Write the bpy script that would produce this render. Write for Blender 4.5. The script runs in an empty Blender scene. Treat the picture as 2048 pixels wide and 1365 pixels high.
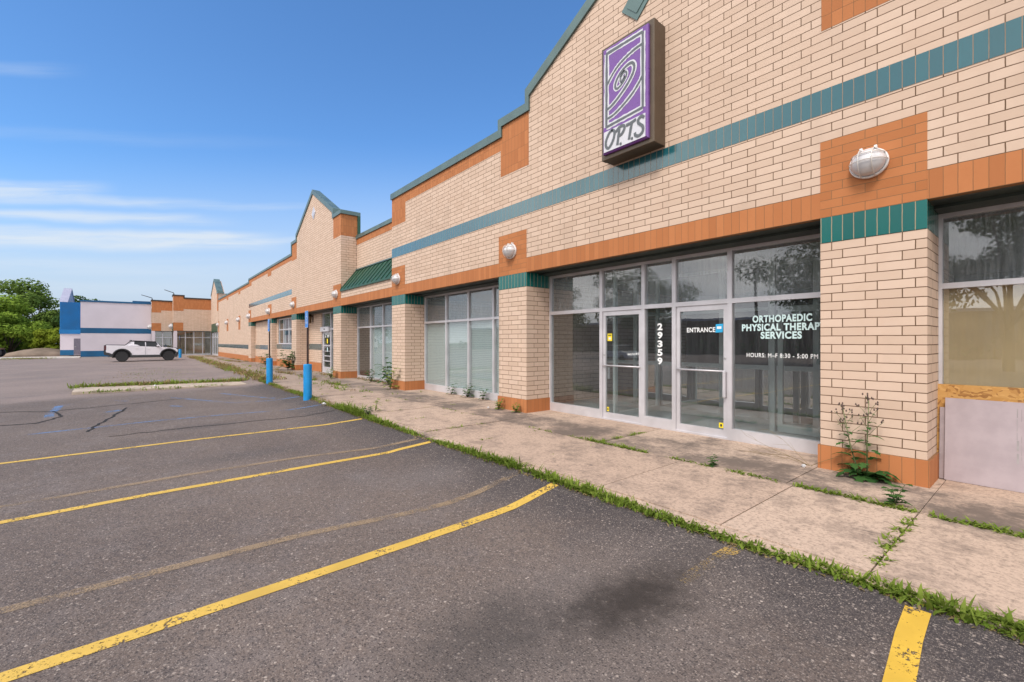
import bpy, bmesh, math, random
from mathutils import Vector, Matrix
from mathutils.geometry import tessellate_polygon
R = math.radians
random.seed(7)
scene = bpy.context.scene
COL = scene.collection

# ------------------------------------------------------------------ camera
cam_d = bpy.data.cameras.new('camera')
cam = bpy.data.objects.new('camera', cam_d); COL.objects.link(cam)
cam.location = (0, 0, 1.53)
VIEW = 39.39                                  # degrees from the facade direction (-X) towards +Y
cam.rotation_euler = (R(90), 0, R(90 - VIEW))
cam_d.sensor_width = 36; cam_d.lens = 36 * 900 / 2048
cam_d.shift_y = 1.5 / 2048
cam_d.clip_start = 0.05; cam_d.clip_end = 1500
scene.camera = cam
scene.view_settings.view_transform = 'Standard'
scene.view_settings.look = 'None'
scene.view_settings.exposure = 0.92
scene.view_settings.gamma = 1
scene.cycles.max_bounces = 8
scene.cycles.transparent_max_bounces = 24
scene.cycles.glossy_bounces = 4
scene.cycles.use_denoising = True
scene.cycles.sample_clamp_indirect = 6

# ------------------------------------------------------------------ node helpers
class NT:
    def __init__(s, tree): s.t = tree; s.n = tree.nodes; s.l = tree.links
    def add(s, typ, **kw):
        nd = s.n.new(typ)
        for k, v in kw.items(): setattr(nd, k, v)
        return nd
    def put(s, sock, v):
        if isinstance(v, bpy.types.NodeSocket): s.l.new(v, sock)
        elif v is not None:
            if sock.type == 'RGBA' and len(v) == 3: v = (*v, 1)
            sock.default_value = v
    def math(s, op, a, b=None, c=None, clamp=False):
        nd = s.add('ShaderNodeMath', operation=op, use_clamp=clamp)
        for i, v in enumerate((a, b, c)):
            if v is not None: s.put(nd.inputs[i], v)
        return nd.outputs[0]
    def mix(s, f, a, b, mode='MIX'):
        nd = s.add('ShaderNodeMix', data_type='RGBA', blend_type=mode)
        s.put(nd.inputs[0], f); s.put(nd.inputs[6], a); s.put(nd.inputs[7], b)
        return nd.outputs[2]
    def ramp(s, f, lo, hi, a=0.0, b=1.0, interp='SMOOTHSTEP'):
        nd = s.add('ShaderNodeMapRange', interpolation_type=interp)
        for i, v in enumerate((f, lo, hi, a, b)): s.put(nd.inputs[i], v)
        return nd.outputs[0]
    def noise(s, vec, scale, detail=3, rough=.55, dist=0.0):
        nd = s.add('ShaderNodeTexNoise')
        s.put(nd.inputs['Vector'], vec); s.put(nd.inputs['Scale'], scale)
        s.put(nd.inputs['Detail'], detail); s.put(nd.inputs['Roughness'], rough); s.put(nd.inputs['Distortion'], dist)
        return nd.outputs[0]
    def xyz(s, v):
        nd = s.add('ShaderNodeSeparateXYZ'); s.put(nd.inputs[0], v); return nd.outputs
    def vec(s, x, y, z=0.0):
        nd = s.add('ShaderNodeCombineXYZ')
        for i, v in enumerate((x, y, z)): s.put(nd.inputs[i], v)
        return nd.outputs[0]
    def obj(s): return s.add('ShaderNodeTexCoord').outputs['Object']
    def bump(s, h, strength=.3, dist=.01):
        nd = s.add('ShaderNodeBump'); s.put(nd.inputs['Height'], h)
        s.put(nd.inputs['Strength'], strength); s.put(nd.inputs['Distance'], dist); return nd.outputs[0]

def new_mat(name):
    m = bpy.data.materials.new(name); m.use_nodes = True
    t = NT(m.node_tree); t.n.clear()
    out = t.add('ShaderNodeOutputMaterial'); b = t.add('ShaderNodeBsdfPrincipled')
    t.l.new(b.outputs[0], out.inputs[0]); t.b = b; t.out = out
    return m, t

def plain(name, col, rough=.5, metal=0.0, spec=.5, var=.12, scale=6.0, bump=0.0, bscale=60, coat=0.0):
    m, t = new_mat(name); p = t.obj()
    n = t.noise(p, scale, 4)
    c = t.mix(t.ramp(n, .3, .7), tuple(x * (1 - var) for x in col), tuple(min(1, x * (1 + var)) for x in col))
    t.put(t.b.inputs['Base Color'], c)
    t.put(t.b.inputs['Roughness'], t.ramp(n, .3, .7, max(0, rough - .06), rough + .06))
    t.b.inputs['Metallic'].default_value = metal
    t.b.inputs['Specular IOR Level'].default_value = spec
    t.b.inputs['Coat Weight'].default_value = coat
    if bump: t.put(t.b.inputs['Normal'], t.bump(t.noise(p, bscale, 3), bump, .004))
    return m

# ------------------------------------------------------------------ sky and sun
SUN_EL, SUN_DIR = 52, Vector((0.35, -0.94, 0))       # soft sun, high behind the camera
w = bpy.data.worlds.new('World'); scene.world = w; w.use_nodes = True
t = NT(w.node_tree); t.n.clear()
sky = t.add('ShaderNodeTexSky', sky_type='NISHITA', sun_disc=False)
sky.sun_elevation = R(SUN_EL); sky.sun_rotation = math.atan2(SUN_DIR.x, SUN_DIR.y)
sky.air_density = 1.0; sky.dust_density = 0.6; sky.ozone_density = 2.2
d = t.add('ShaderNodeTexCoord').outputs['Generated']
dx, dy, dz = t.xyz(d)
hs = t.add('ShaderNodeHueSaturation'); hs.inputs['Saturation'].default_value = 1.05; hs.inputs['Value'].default_value = 1.0
t.put(hs.inputs['Color'], t.mix(1.0, sky.outputs[0], (0.72, 0.95, 1.16), 'MULTIPLY'))
el = t.math('MAXIMUM', dz, 0.0)
# cloud bands lie along straight lines in the west: (bu, bv) is where a sight line meets an upright plane out there
bw_ = t.math('MAXIMUM', t.math('ADD', t.math('MULTIPLY', dx, -.773), t.math('MULTIPLY', dy, .635)), .05)
bu = t.math('DIVIDE', t.math('ADD', t.math('MULTIPLY', dx, .635), t.math('MULTIPLY', dy, .773)), bw_)
bv = t.math('DIVIDE', dz, bw_)
# pale haze towards the horizon
base = t.mix(t.ramp(bv, 0.02, .46, .97, 0.0), hs.outputs[0], (3.05, 3.55, 4.25))
fib = t.noise(t.vec(t.math('MULTIPLY', bu, 2.2), t.math('MULTIPLY', bv, 30.0), 0.0), 1.6, 6, .62, .5)
wob = t.math('MULTIPLY', t.math('SUBTRACT', t.noise(t.vec(bu, t.math('MULTIPLY', bv, 2.0), 5.0), 3.0, 3), .5), .035)
total = None
for v0, slope, hw, ua, ub, amt in ((.338,-.02,.020,-.86,-1.02,.85), (.318,-.035,.012,-.58,-.84,.45), (.283,-.035,.014,-.58,-.80,.85), (.228,-.012,.024,-.46,-.66,1.0), (.250,-.03,.012,-.50,-.70,.5),
                                   (.60,-.05,.02,-.92,-1.1,.22), (.225,.0,.008,-.30,-.50,.5), (.31,-.02,.01,-.36,-.52,.28), (.17,-.03,.03,-.3,-.9,.35), (.12,0,.02,-.35,-.95,.30), (.46,-.04,.02,-.3,-.9,.10)):
    q = t.math('DIVIDE', t.math('ADD', t.math('SUBTRACT', bv, v0), t.math('ADD', wob, t.math('MULTIPLY', t.math('ADD', bu, 1.0), -slope))), hw)
    g_ = t.math('MULTIPLY', t.ramp(t.math('ABSOLUTE', q), 0.1, 1.25, 1, 0), t.ramp(bu, ub, ua, amt, 0.0))
    total = g_ if total is None else t.math('ADD', total, g_)
streak = t.math('MULTIPLY', t.math('MINIMUM', total, 1.0), t.ramp(fib, .22, .62, .25, 1.0))
base = t.mix(t.math('MULTIPLY', streak, .8), base, (4.1, 4.45, 4.8))
# broken overcast behind the camera (the glass shows it)
dotb = t.math('ADD', t.math('MULTIPLY', dx, .5), t.math('MULTIPLY', dy, -.87))
back = t.ramp(dotb, -.25, .3)
cl = t.noise(t.vec(dx, dy, t.math('MULTIPLY', dz, 2.2)), 2.6, 6, .6, .3)
cloud = t.mix(t.ramp(cl, .35, .68), (6.0, 6.4, 7.0), (12.0, 11.9, 11.7))
cover = t.math('MULTIPLY', back, t.ramp(cl, .12, .38, .75, 1.0))
base = t.mix(cover, base, cloud)
bg = t.add('ShaderNodeBackground'); bg.inputs['Strength'].default_value = 0.10
t.put(bg.inputs['Color'], base)
wo = t.add('ShaderNodeOutputWorld'); t.l.new(bg.outputs[0], wo.inputs[0])

sun_d = bpy.data.lights.new('sun', 'SUN'); sun_d.energy = 1.5; sun_d.angle = R(14); sun_d.color = (1, .94, .86)
sun = bpy.data.objects.new('sun', sun_d); COL.objects.link(sun)
sv_ = Vector((SUN_DIR.x * math.cos(R(SUN_EL)), SUN_DIR.y * math.cos(R(SUN_EL)), math.sin(R(SUN_EL))))
sun.rotation_euler = sv_.to_track_quat('Z', 'Y').to_euler(); sun.location = (10, -20, 30)

# ------------------------------------------------------------------ mesh helpers
class MB:
    def __init__(s): s.v = []; s.f = []
    def addv(s, pts): i = len(s.v); s.v += [tuple(p) for p in pts]; return i
    def box(s, x0, x1, y0, y1, z0, z1):
        i = s.addv([(x0,y0,z0),(x1,y0,z0),(x1,y1,z0),(x0,y1,z0),(x0,y0,z1),(x1,y0,z1),(x1,y1,z1),(x0,y1,z1)])
        s.f += [tuple(i + k for k in q) for q in ((0,3,2,1),(4,5,6,7),(0,1,5,4),(1,2,6,5),(2,3,7,6),(3,0,4,7))]
        return s
    def prism(s, loops, d0, d1, plane='xz'):
        """closed 2-D outline (+ holes) swept from d0 to d1 along the axis that is left over"""
        def m(p, d): return (p[0], d, p[1]) if plane == 'xz' else (d, p[0], p[1]) if plane == 'yz' else (p[0], p[1], d)
        tris = tessellate_polygon([[Vector((*p, 0)) for p in lp] for lp in loops])
        flat = [p for lp in loops for p in lp]; n = len(flat)
        i = s.addv([m(p, d0) for p in flat] + [m(p, d1) for p in flat])
        for a, b, c in tris:
            s.f.append((i+a, i+b, i+c)); s.f.append((i+n+c, i+n+b, i+n+a))
        o = 0
        for lp in loops:
            k = len(lp)
            for q in range(k):
                a, b = o + q, o + (q + 1) % k
                s.f.append((i+a, i+b, i+n+b, i+n+a))
            o += k
        return s
    def tube(s, path, r, n=8, caps=True):
        P = [Vector(p) for p in path]; rs = r if isinstance(r, (list, tuple)) else [r] * len(P)
        rings = []
        up = None
        for k, p in enumerate(P):
            dd = (P[min(k+1, len(P)-1)] - P[max(k-1, 0)]).normalized()
            if up is None or abs(up.dot(dd)) > .95: up = Vector((0,0,1)) if abs(dd.z) < .9 else Vector((1,0,0))
            a = dd.cross(up).normalized(); b = a.cross(dd).normalized(); up = b
            rings.append(s.addv([p + (a*math.cos(2*math.pi*j/n) + b*math.sin(2*math.pi*j/n)) * rs[k] for j in range(n)]))
        for k in range(len(rings)-1):
            for j in range(n):
                j2 = (j+1) % n
                s.f.append((rings[k]+j, rings[k]+j2, rings[k+1]+j2, rings[k+1]+j))
        if caps:
            s.f.append(tuple(rings[0]+j for j in range(n))[::-1]); s.f.append(tuple(rings[-1]+j for j in range(n)))
        return s
    def lathe(s, prof, c=(0,0,0), axis='z', n=24, sx=1.0, sy=1.0):
        """profile (radius, height) spun about an axis"""
        rings = []
        for r, h in prof:
            pts = []
            for j in range(n):
                a = 2*math.pi*j/n; u, v = r*math.cos(a)*sx, r*math.sin(a)*sy
                p = (u, v, h) if axis == 'z' else (u, h, v) if axis == 'y' else (h, u, v)
                pts.append((p[0]+c[0], p[1]+c[1], p[2]+c[2]))
            rings.append(s.addv(pts))
        for k in range(len(rings)-1):
            for j in range(n):
                j2 = (j+1) % n
                s.f.append((rings[k]+j, rings[k]+j2, rings[k+1]+j2, rings[k+1]+j))
        s.f.append(tuple(rings[0]+j for j in range(n))[::-1]); s.f.append(tuple(rings[-1]+j for j in range(n)))
        return s
    def quad(s, a, b, c, d): i = s.addv([a, b, c, d]); s.f.append((i, i+1, i+2, i+3)); return s
    def build(s, name, mat, parent=None, smooth=False, bevel=0.0, off=(0,0,0), normals=True):
        me = bpy.data.meshes.new(name); me.from_pydata(s.v, [], s.f); me.update()
        if normals:
            bm = bmesh.new(); bm.from_mesh(me); bmesh.ops.recalc_face_normals(bm, faces=bm.faces); bm.to_mesh(me); bm.free()
        if smooth:
            me.polygons.foreach_set('use_smooth', [True]*len(me.polygons))
        if mat: me.materials.append(mat)
        o = bpy.data.objects.new(name, me); COL.objects.link(o)
        if parent: o.parent = parent
        if smooth and smooth != 'all':
            try: me.set_sharp_from_angle(angle=R(38))
            except Exception: pass
        if bevel:
            md = o.modifiers.new('bevel', 'BEVEL'); md.width = bevel; md.segments = 2; md.limit_method = 'ANGLE'; md.angle_limit = R(40)
        return o

def tag(o, label=None, cat=None, group=None, kind=None):
    if label: o['label'] = label
    if cat: o['category'] = cat
    if group: o['group'] = group
    if kind: o['kind'] = kind
    return o
def thing(name, label, cat, loc=(0,0,0), rz=0.0, group=None):
    o = bpy.data.objects.new(name, None); o.empty_display_size = .2; COL.objects.link(o)
    o.location = loc; o.rotation_euler = (0, 0, rz)
    return tag(o, label, cat, group)
def copy_tree(o, parent=None):
    c = o.copy(); COL.objects.link(c)
    if parent: c.parent = parent
    for ch in list(o.children): copy_tree(ch, c)
    return c
def text(name, body, x0, x1, z0, z1, y, mat, parent, bold=.0, shear=0.0, space=1.0):
    """lettering fitted into the rectangle x0..x1, z0..z1 on a plane facing -Y"""
    cu = bpy.data.curves.new(name, 'FONT'); cu.body = body; cu.extrude = .0; cu.offset = bold; cu.shear = shear; cu.space_character = space
    ob = bpy.data.objects.new(name + '_curve', cu); COL.objects.link(ob)
    dg = bpy.context.evaluated_depsgraph_get()
    me = bpy.data.meshes.new_from_object(ob.evaluated_get(dg))
    bpy.data.objects.remove(ob)
    xs = [v.co.x for v in me.vertices]; ys = [v.co.y for v in me.vertices]
    a, b, c, e = min(xs), max(xs), min(ys), max(ys)
    for v in me.vertices:
        v.co = ((x0 + (v.co.x - a) / (b - a) * (x1 - x0)), y, z0 + (v.co.y - c) / (e - c) * (z1 - z0))
    me.materials.clear(); me.materials.append(mat)
    o = bpy.data.objects.new(name, me); COL.objects.link(o)
    if parent: o.parent = parent
    return o

# ------------------------------------------------------------------ materials
ROW, BRK, TILE = .1022, .3235, .1078
ZJ, XJ = 3.03, -.332
def brick_mat(name, c1, c2, mortar, bw, rh, offs, rough=.8, spec=.3, msize=.0045, speck=.25, bumpd=.004, coat=0.0, x0=XJ, z0=ZJ, dirt=.18, turn=False):
    m, t = new_mat(name); p = t.obj(); x, y, z = t.xyz(p)
    g = t.add('ShaderNodeNewGeometry')
    nx, ny, nz = t.xyz(g.outputs['True Normal'])
    side = t.math('GREATER_THAN', t.math('ABSOLUTE', nx), .6)
    u = t.math('ADD', t.math('MULTIPLY', t.math('SUBTRACT', 1.0, side), t.math('SUBTRACT', x, x0)), t.math('MULTIPLY', side, t.math('SUBTRACT', y, 6.375)))
    v = t.math('SUBTRACT', z, z0)
    u = t.math('ADD', u, 300 * bw); v = t.math('ADD', v, 200 * rh)
    br = t.add('ShaderNodeTexBrick'); br.offset = offs; br.offset_frequency = 2; br.squash = 1.0
    wob = t.math('MULTIPLY', t.math('SUBTRACT', t.noise(p, 9, 2), .5), .006)
    t.put(br.inputs['Vector'], t.vec(t.math('ADD', u, wob), t.math('ADD', v, wob)))
    br.inputs['Scale'].default_value = 1; br.inputs['Mortar Size'].default_value = msize
    br.inputs['Mortar Smooth'].default_value = .25; br.inputs['Bias'].default_value = 0
    br.inputs['Brick Width'].default_value = bw; br.inputs['Row Height'].default_value = rh
    t.put(br.inputs['Color1'], c1); t.put(br.inputs['Color2'], c2); t.put(br.inputs['Mortar'], mortar)
    sp = t.noise(p, 260, 2, .7)
    dark = t.ramp(sp, .60, .74, 0, speck)
    col = t.mix(dark, br.outputs['Color'], tuple(k * .35 for k in c1))
    col = t.mix(t.ramp(t.noise(p, 3.7, 4, .7), .45, .75, 0, .30), col, tuple(k * q for k, q in zip(c1, (.84,.78,.74))))
    st = t.noise(t.vec(t.math('MULTIPLY', x, .9), t.math('MULTIPLY', y, .9), t.math('MULTIPLY', z, .35)), 1.3, 5, .62)
    col = t.mix(t.ramp(st, .5, .8, 0, dirt), col, tuple(k * .5 for k in c1))
    t.put(t.b.inputs['Base Color'], col)
    fac = br.outputs['Fac']
    t.put(t.b.inputs['Roughness'], t.ramp(fac, 0, 1, rough, .9, 'LINEAR'))
    t.b.inputs['Specular IOR Level'].default_value = spec
    t.put(t.b.inputs['Coat Weight'], t.math('MULTIPLY', t.math('SUBTRACT', 1.0, fac), coat)); t.b.inputs['Coat Roughness'].default_value = .12
    h = t.math('SUBTRACT', t.math('MULTIPLY', t.noise(p, 190, 3), .12), fac)
    t.put(t.b.inputs['Normal'], t.bump(h, .55, bumpd))
    return m
M = {}
M['brick'] = brick_mat('cream_brick', (.64,.475,.37), (.565,.41,.312), (.125,.070,.040), BRK, ROW, .3333, msize=.0056, dirt=.26)
M['orange'] = brick_mat('orange_brick', (.47,.178,.066), (.40,.145,.05), (.21,.12,.06), BRK, ROW, .3333, msize=.0036)
M['orange_soldier'] = brick_mat('orange_soldier_brick', (.48,.182,.068), (.40,.145,.052), (.22,.115,.055), TILE, .305, 0, msize=.003)
M['teal'] = brick_mat('teal_glazed_brick', (.012,.105,.128), (.009,.09,.112), (.30,.20,.13), TILE, .305, 0, rough=.16, spec=.6, msize=.0038, speck=.0, coat=.9, z0=4.282, dirt=.1, bumpd=.003)
M['teal_cap'] = brick_mat('teal_cap_brick', (.004,.125,.112), (.004,.10,.092), (.36,.27,.17), TILE, .32, 0, rough=.22, spec=.4, msize=.0045, speck=0, coat=.12, z0=2.718, dirt=.08, bumpd=.003)
M['coping'] = plain('coping_metal', (.105,.16,.153), .42, .25, .5, .15, 2)
M['green_metal'] = plain('green_metal', (.012,.062,.034), .45, .0, .5, .2, 3)
M['soffit'] = plain('dark_green_soffit', (.030,.042,.036), .5, 0, .5, .3, 2)
M['alu'] = plain('aluminium_frame', (.60,.575,.60), .42, .35, .5, .07, 3)
M['alu_in'] = plain('inner_frame', (.42,.46,.46), .45, .2, .5, .1, 3)
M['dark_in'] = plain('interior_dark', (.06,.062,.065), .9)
M['floor_in'] = plain('interior_floor', (.30,.33,.335), .35, 0, .5, .2, 2)
M['shade'] = plain('white_blind', (.58,.64,.64), .8, 0, .3, .06, 1)
M['paper'] = plain('tan_paper', (.62,.43,.235), .85, 0, .3, .12, 1.5)
M['white_paint'] = plain('white_painted_block', (.56,.505,.55), .7, 0, .3, .04, .7)
M['blue_paint'] = plain('blue_paint', (.003,.085,.20), .55, 0, .4, .15, 1)
M['blue_metal'] = plain('blue_sheet_metal', (.001,.150,.40), .45, .1, .5, .1, 1)
M['lav'] = plain('pale_metal', (.36,.35,.43), .5, .1, .5, .08, 1)
M['grey_door'] = plain('grey_door_paint', (.13,.115,.15), .5)
M['vinyl'] = plain('pale_vinyl', (.58,.74,.74), .5, 0, .3, .03)
M['vinyl_w'] = plain('white_vinyl', (.80,.80,.80), .5, 0, .3, .03)
M['yellow_st'] = plain('yellow_sticker', (.85,.66,.03), .5, 0, .3, .05)
M['pink_st'] = plain('pink_sticker', (.8,.62,.74), .5)
M['black'] = plain('black_rubber', (.018,.018,.02), .7)
M['blackp'] = plain('black_plastic', (.03,.03,.033), .45)
M['cyan_st'] = plain('blue_sticker', (.02,.34,.62), .5)
M['bollard'] = plain('bollard_blue', (.002,.23,.55), .5, 0, .5, .12, 5)
M['post'] = plain('rusty_post', (.055,.032,.028), .75, .2, .4, .3, 12)
M['sign_blue'] = plain('sign_blue', (.015,.20,.62), .45)
M['sign_back'] = plain('sign_back', (.03,.035,.05), .5, .3)
M['purple'] = plain('purple_acrylic', (.165,.062,.285), .3, 0, .5, .03)
M['sign_white'] = plain('sign_white', (.60,.59,.63), .4, 0, .4, .03)
M['sign_grey'] = plain('sign_grey', (.115,.125,.135), .5, 0, .4, .03)
M['bronze'] = plain('bronze_box', (.105,.075,.050), .4, .35, .5, .1, 4)
M['bronze_dk'] = plain('bronze_dark', (.045,.034,.026), .45, .3, .5, .1, 4)
M['lamp_white'] = plain('lamp_white', (.74,.71,.70), .35, 0, .5, .1, 12)
M['lamp_glass'] = plain('frosted_globe', (.58,.56,.57), .22, 0, .5, .1, 10, coat=.4)
M['cage'] = plain('cage_wire', (.62,.58,.54), .5, .2)
M['steel'] = plain('steel', (.35,.34,.33), .35, .9)
M['cement'] = plain('cement_board', (.40,.335,.355), .85, 0, .2, .07, 5, .25, 90)
M['cement_edge'] = plain('cement_board_edge', (.33,.27,.28), .9)
M['print'] = plain('faded_print', (.33,.30,.30), .9)
M['litter'] = plain('white_litter', (.60,.59,.60), .5, 0, .4, .2, 40)
M['gravel_dk'] = plain('crack_filler', (.028,.026,.026), .85, 0, .2, .3, 8)

def glass_mat(name, tint=(.88,.91,.91), ior=2.5, rough=.0, haze=.0):
    m = bpy.data.materials.new(name); m.use_nodes = True
    t = NT(m.node_tree); t.n.clear()
    out = t.add('ShaderNodeOutputMaterial'); tr = t.add('ShaderNodeBsdfTransparent'); gl = t.add('ShaderNodeBsdfGlossy')
    t.put(tr.inputs[0], tint); gl.inputs['Roughness'].default_value = rough
    fr = t.add('ShaderNodeFresnel'); fr.inputs[0].default_value = ior
    g = t.add('ShaderNodeNewGeometry')
    p = t.obj()
    t.put(gl.inputs['Normal'], t.bump(t.noise(p, 1.7, 1), .035, .03))
    f = t.math('MULTIPLY', fr.outputs[0], t.math('SUBTRACT', 1.0, g.outputs['Backfacing']))
    mx = t.add('ShaderNodeMixShader'); t.put(mx.inputs[0], f); t.l.new(tr.outputs[0], mx.inputs[1]); t.l.new(gl.outputs[0], mx.inputs[2])
    last = mx.outputs[0]
    if haze:                                   # dusty film on the pane
        df = t.add('ShaderNodeBsdfDiffuse'); t.put(df.inputs[0], (.5,.53,.55))
        x, y, z = t.xyz(p)
        n = t.noise(t.vec(t.math('MULTIPLY', x, 22), y, t.math('MULTIPLY', z, 1.4)), 1.6, 4, .6)
        m2 = t.add('ShaderNodeMixShader'); t.put(m2.inputs[0], t.ramp(n, .3, .75, haze * .4, haze)); t.l.new(last, m2.inputs[1]); t.l.new(df.outputs[0], m2.inputs[2]); last = m2.outputs[0]
    t.l.new(last, out.inputs[0]); return m
M['glass'] = glass_mat('window_glass', haze=.045)
M['glass_dusty'] = glass_mat('dusty_glass', rough=.02, haze=.26)
M['glass_mirror'] = glass_mat('coated_glass', (.2,.2,.2), 14.0)
M['car_glass'] = glass_mat('car_glass', (.12,.13,.14), 1.6)

def asphalt():
    m, t = new_mat('asphalt'); p = t.obj(); x, y, z = t.xyz(p)
    big = t.noise(p, .35, 5, .6); mid = t.noise(p, 2.2, 5, .65)
    c = t.mix(t.ramp(big, .35, .68), (.118,.088,.075), (.170,.128,.106))
    c = t.mix(t.ramp(mid, .45, .75, 0, .5), c, (.19,.16,.153))
    c = t.mix(t.ramp(t.noise(p, 22, 4, .8), .42, .66, 0, .62), c, (.062,.052,.052))
    c = t.mix(t.ramp(t.noise(p, 7, 5, .75), .55, .75, 0, .45), c, (.21,.178,.165))
    # newer, darker strip along the pavement
    edge = t.ramp(t.math('ADD', y, t.math('MULTIPLY', t.math('SUBTRACT', mid, .5), 1.0)), 2.35, 3.45)
    edge = t.math('MULTIPLY', edge, t.ramp(x, -19.5, -18.2))
    c = t.mix(t.math('MULTIPLY', edge, .9), c, (.042,.036,.038))
    # paler, older, browner paving beyond the concrete strip
    far = t.ramp(t.math('SUBTRACT', t.math('MULTIPLY', x, -1.0), t.math('MULTIPLY', t.math('MINIMUM', t.math('ADD', y, 1.7), 0.0), .35)), 18.3, 19.5)
    c = t.mix(t.math('MULTIPLY', far, .85), c, t.mix(t.ramp(big, .3, .7), (.215,.165,.148), (.275,.208,.185)))
    seam = t.noise(t.vec(t.math('MULTIPLY', x, .9), t.math('MULTIPLY', y, .12)), 1.4, 3)
    c = t.mix(t.math('MULTIPLY', far, t.ramp(seam, .52, .66, 0, .5)), c, (.14,.115,.115))
    # old oil stain in the bay next to the pavement
    def blob(cx, cy, rx, ry, a):
        qx = t.math('DIVIDE', t.math('SUBTRACT', x, cx), rx); qy = t.math('DIVIDE', t.math('SUBTRACT', y, cy), ry)
        rr = t.math('SQRT', t.math('ADD', t.math('POWER', t.math('ABSOLUTE', qx), 2.0), t.math('POWER', t.math('ABSOLUTE', qy), 2.0)))
        rr = t.math('ADD', rr, t.math('MULTIPLY', t.math('SUBTRACT', t.noise(p, 5.5, 7, .78), .5), 2.1))
        return t.ramp(rr, .0, 1.45, a, 0)
    c = t.mix(blob(-1.82, 2.15, .75, 1.3, .8), c, (.150,.123,.112))
    c = t.mix(blob(-4.9, 2.75, .55, .5, .55), c, (.15,.13,.128))
    c = t.mix(blob(-5.35, 2.1, .45, .35, .45), c, (.15,.13,.128))
    c = t.mix(blob(-10.75, .9, .3, .6, .6), c, (.055,.048,.05))
    c = t.mix(blob(-7.6, 1.2, .35, 1.0, .5), c, (.055,.050,.052))
    # stones in the surface: three sizes of pale chips, and dark pits
    st = None
    for sc_, lo, amt in ((48, .80, .75), (85, .62, .6), (150, .5, .5)):
        vo = t.add('ShaderNodeTexVoronoi'); t.put(vo.inputs['Vector'], p); vo.inputs['Scale'].default_value = sc_
        rc = t.xyz(vo.outputs['Color'])
        q = t.math('MULTIPLY', t.ramp(vo.outputs['Distance'], .25, .55, 1, 0), t.ramp(rc[0], lo, 1.0))
        c = t.mix(t.math('MULTIPLY', q, amt), c, t.mix(rc[1], (.26,.205,.175), (.55,.455,.39)))
        st = q if st is None else t.math('ADD', st, q)
    vo2 = t.add('ShaderNodeTexVoronoi'); t.put(vo2.inputs['Vector'], p); vo2.inputs['Scale'].default_value = 78
    r2 = t.xyz(vo2.outputs['Color'])
    pit = t.math('MULTIPLY', t.ramp(vo2.outputs['Distance'], .25, .6, 1, 0), t.ramp(r2[0], .45, .85))
    c = t.mix(t.math('MULTIPLY', pit, .7), c, (.032,.027,.028))
    gr = t.noise(p, 75, 4, .75)
    c = t.mix(t.ramp(gr, .5, .72, 0, .55), c, (.040,.032,.030)); c = t.mix(t.ramp(gr, .5, .3, 0, .40), c, (.31,.25,.22))
    c = t.mix(blob(-1.74, 2.45, .30, .75, .95), c, (.034,.026,.022))
    c = t.mix(blob(-2.05, 1.55, .35, .6, .6), c, (.040,.034,.032))
    t.put(t.b.inputs['Base Color'], c); t.b.inputs['Roughness'].default_value = .85; t.b.inputs['Specular IOR Level'].default_value = .35
    h = t.math('ADD', t.math('MULTIPLY', t.noise(p, 130, 3, .7), .7), t.math('SUBTRACT', st, pit))
    t.put(t.b.inputs['Normal'], t.bump(h, .55, .006))
    return m
M['asphalt'] = asphalt()

def paint(name, col, lo, hi, top=1.0, scale=70):
    m, t = new_mat(name); p = t.obj()
    n = t.noise(p, scale, 4, .75); b = t.noise(p, 3.0, 4, .6)
    a = t.math('MULTIPLY', t.ramp(t.math('ADD', n, t.math('MULTIPLY', t.math('SUBTRACT', b, .5), .85)), lo, hi), top)
    t.put(t.b.inputs['Base Color'], t.mix(t.ramp(b, .3, .7), col, tuple(k * .78 for k in col)))
    t.b.inputs['Roughness'].default_value = .7
    t.put(t.b.inputs['Alpha'], a)
    t.put(t.b.inputs['Normal'], t.bump(t.noise(p, 130, 3, .7), .4, .004))
    return m
M['yellow'] = paint('yellow_line_paint', (.66,.42,.075), .33, .42, 1.0, 42)
M['yellow_near'] = paint('yellow_line_worn_paint', (.70,.43,.05), .40, .47, 1.0, 38)
M['faint'] = paint('faded_line_paint', (.40,.28,.17), .34, .60, .75)
M['faint_end'] = paint('faded_line_end_paint', (.55,.35,.09), .40, .60, .9)
M['faint_stub'] = paint('worn_line_paint', (.50,.33,.12), .50, .72, .7)
M['blue_line'] = paint('blue_line_paint', (.16,.36,.72), .38, .66, .72)

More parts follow.
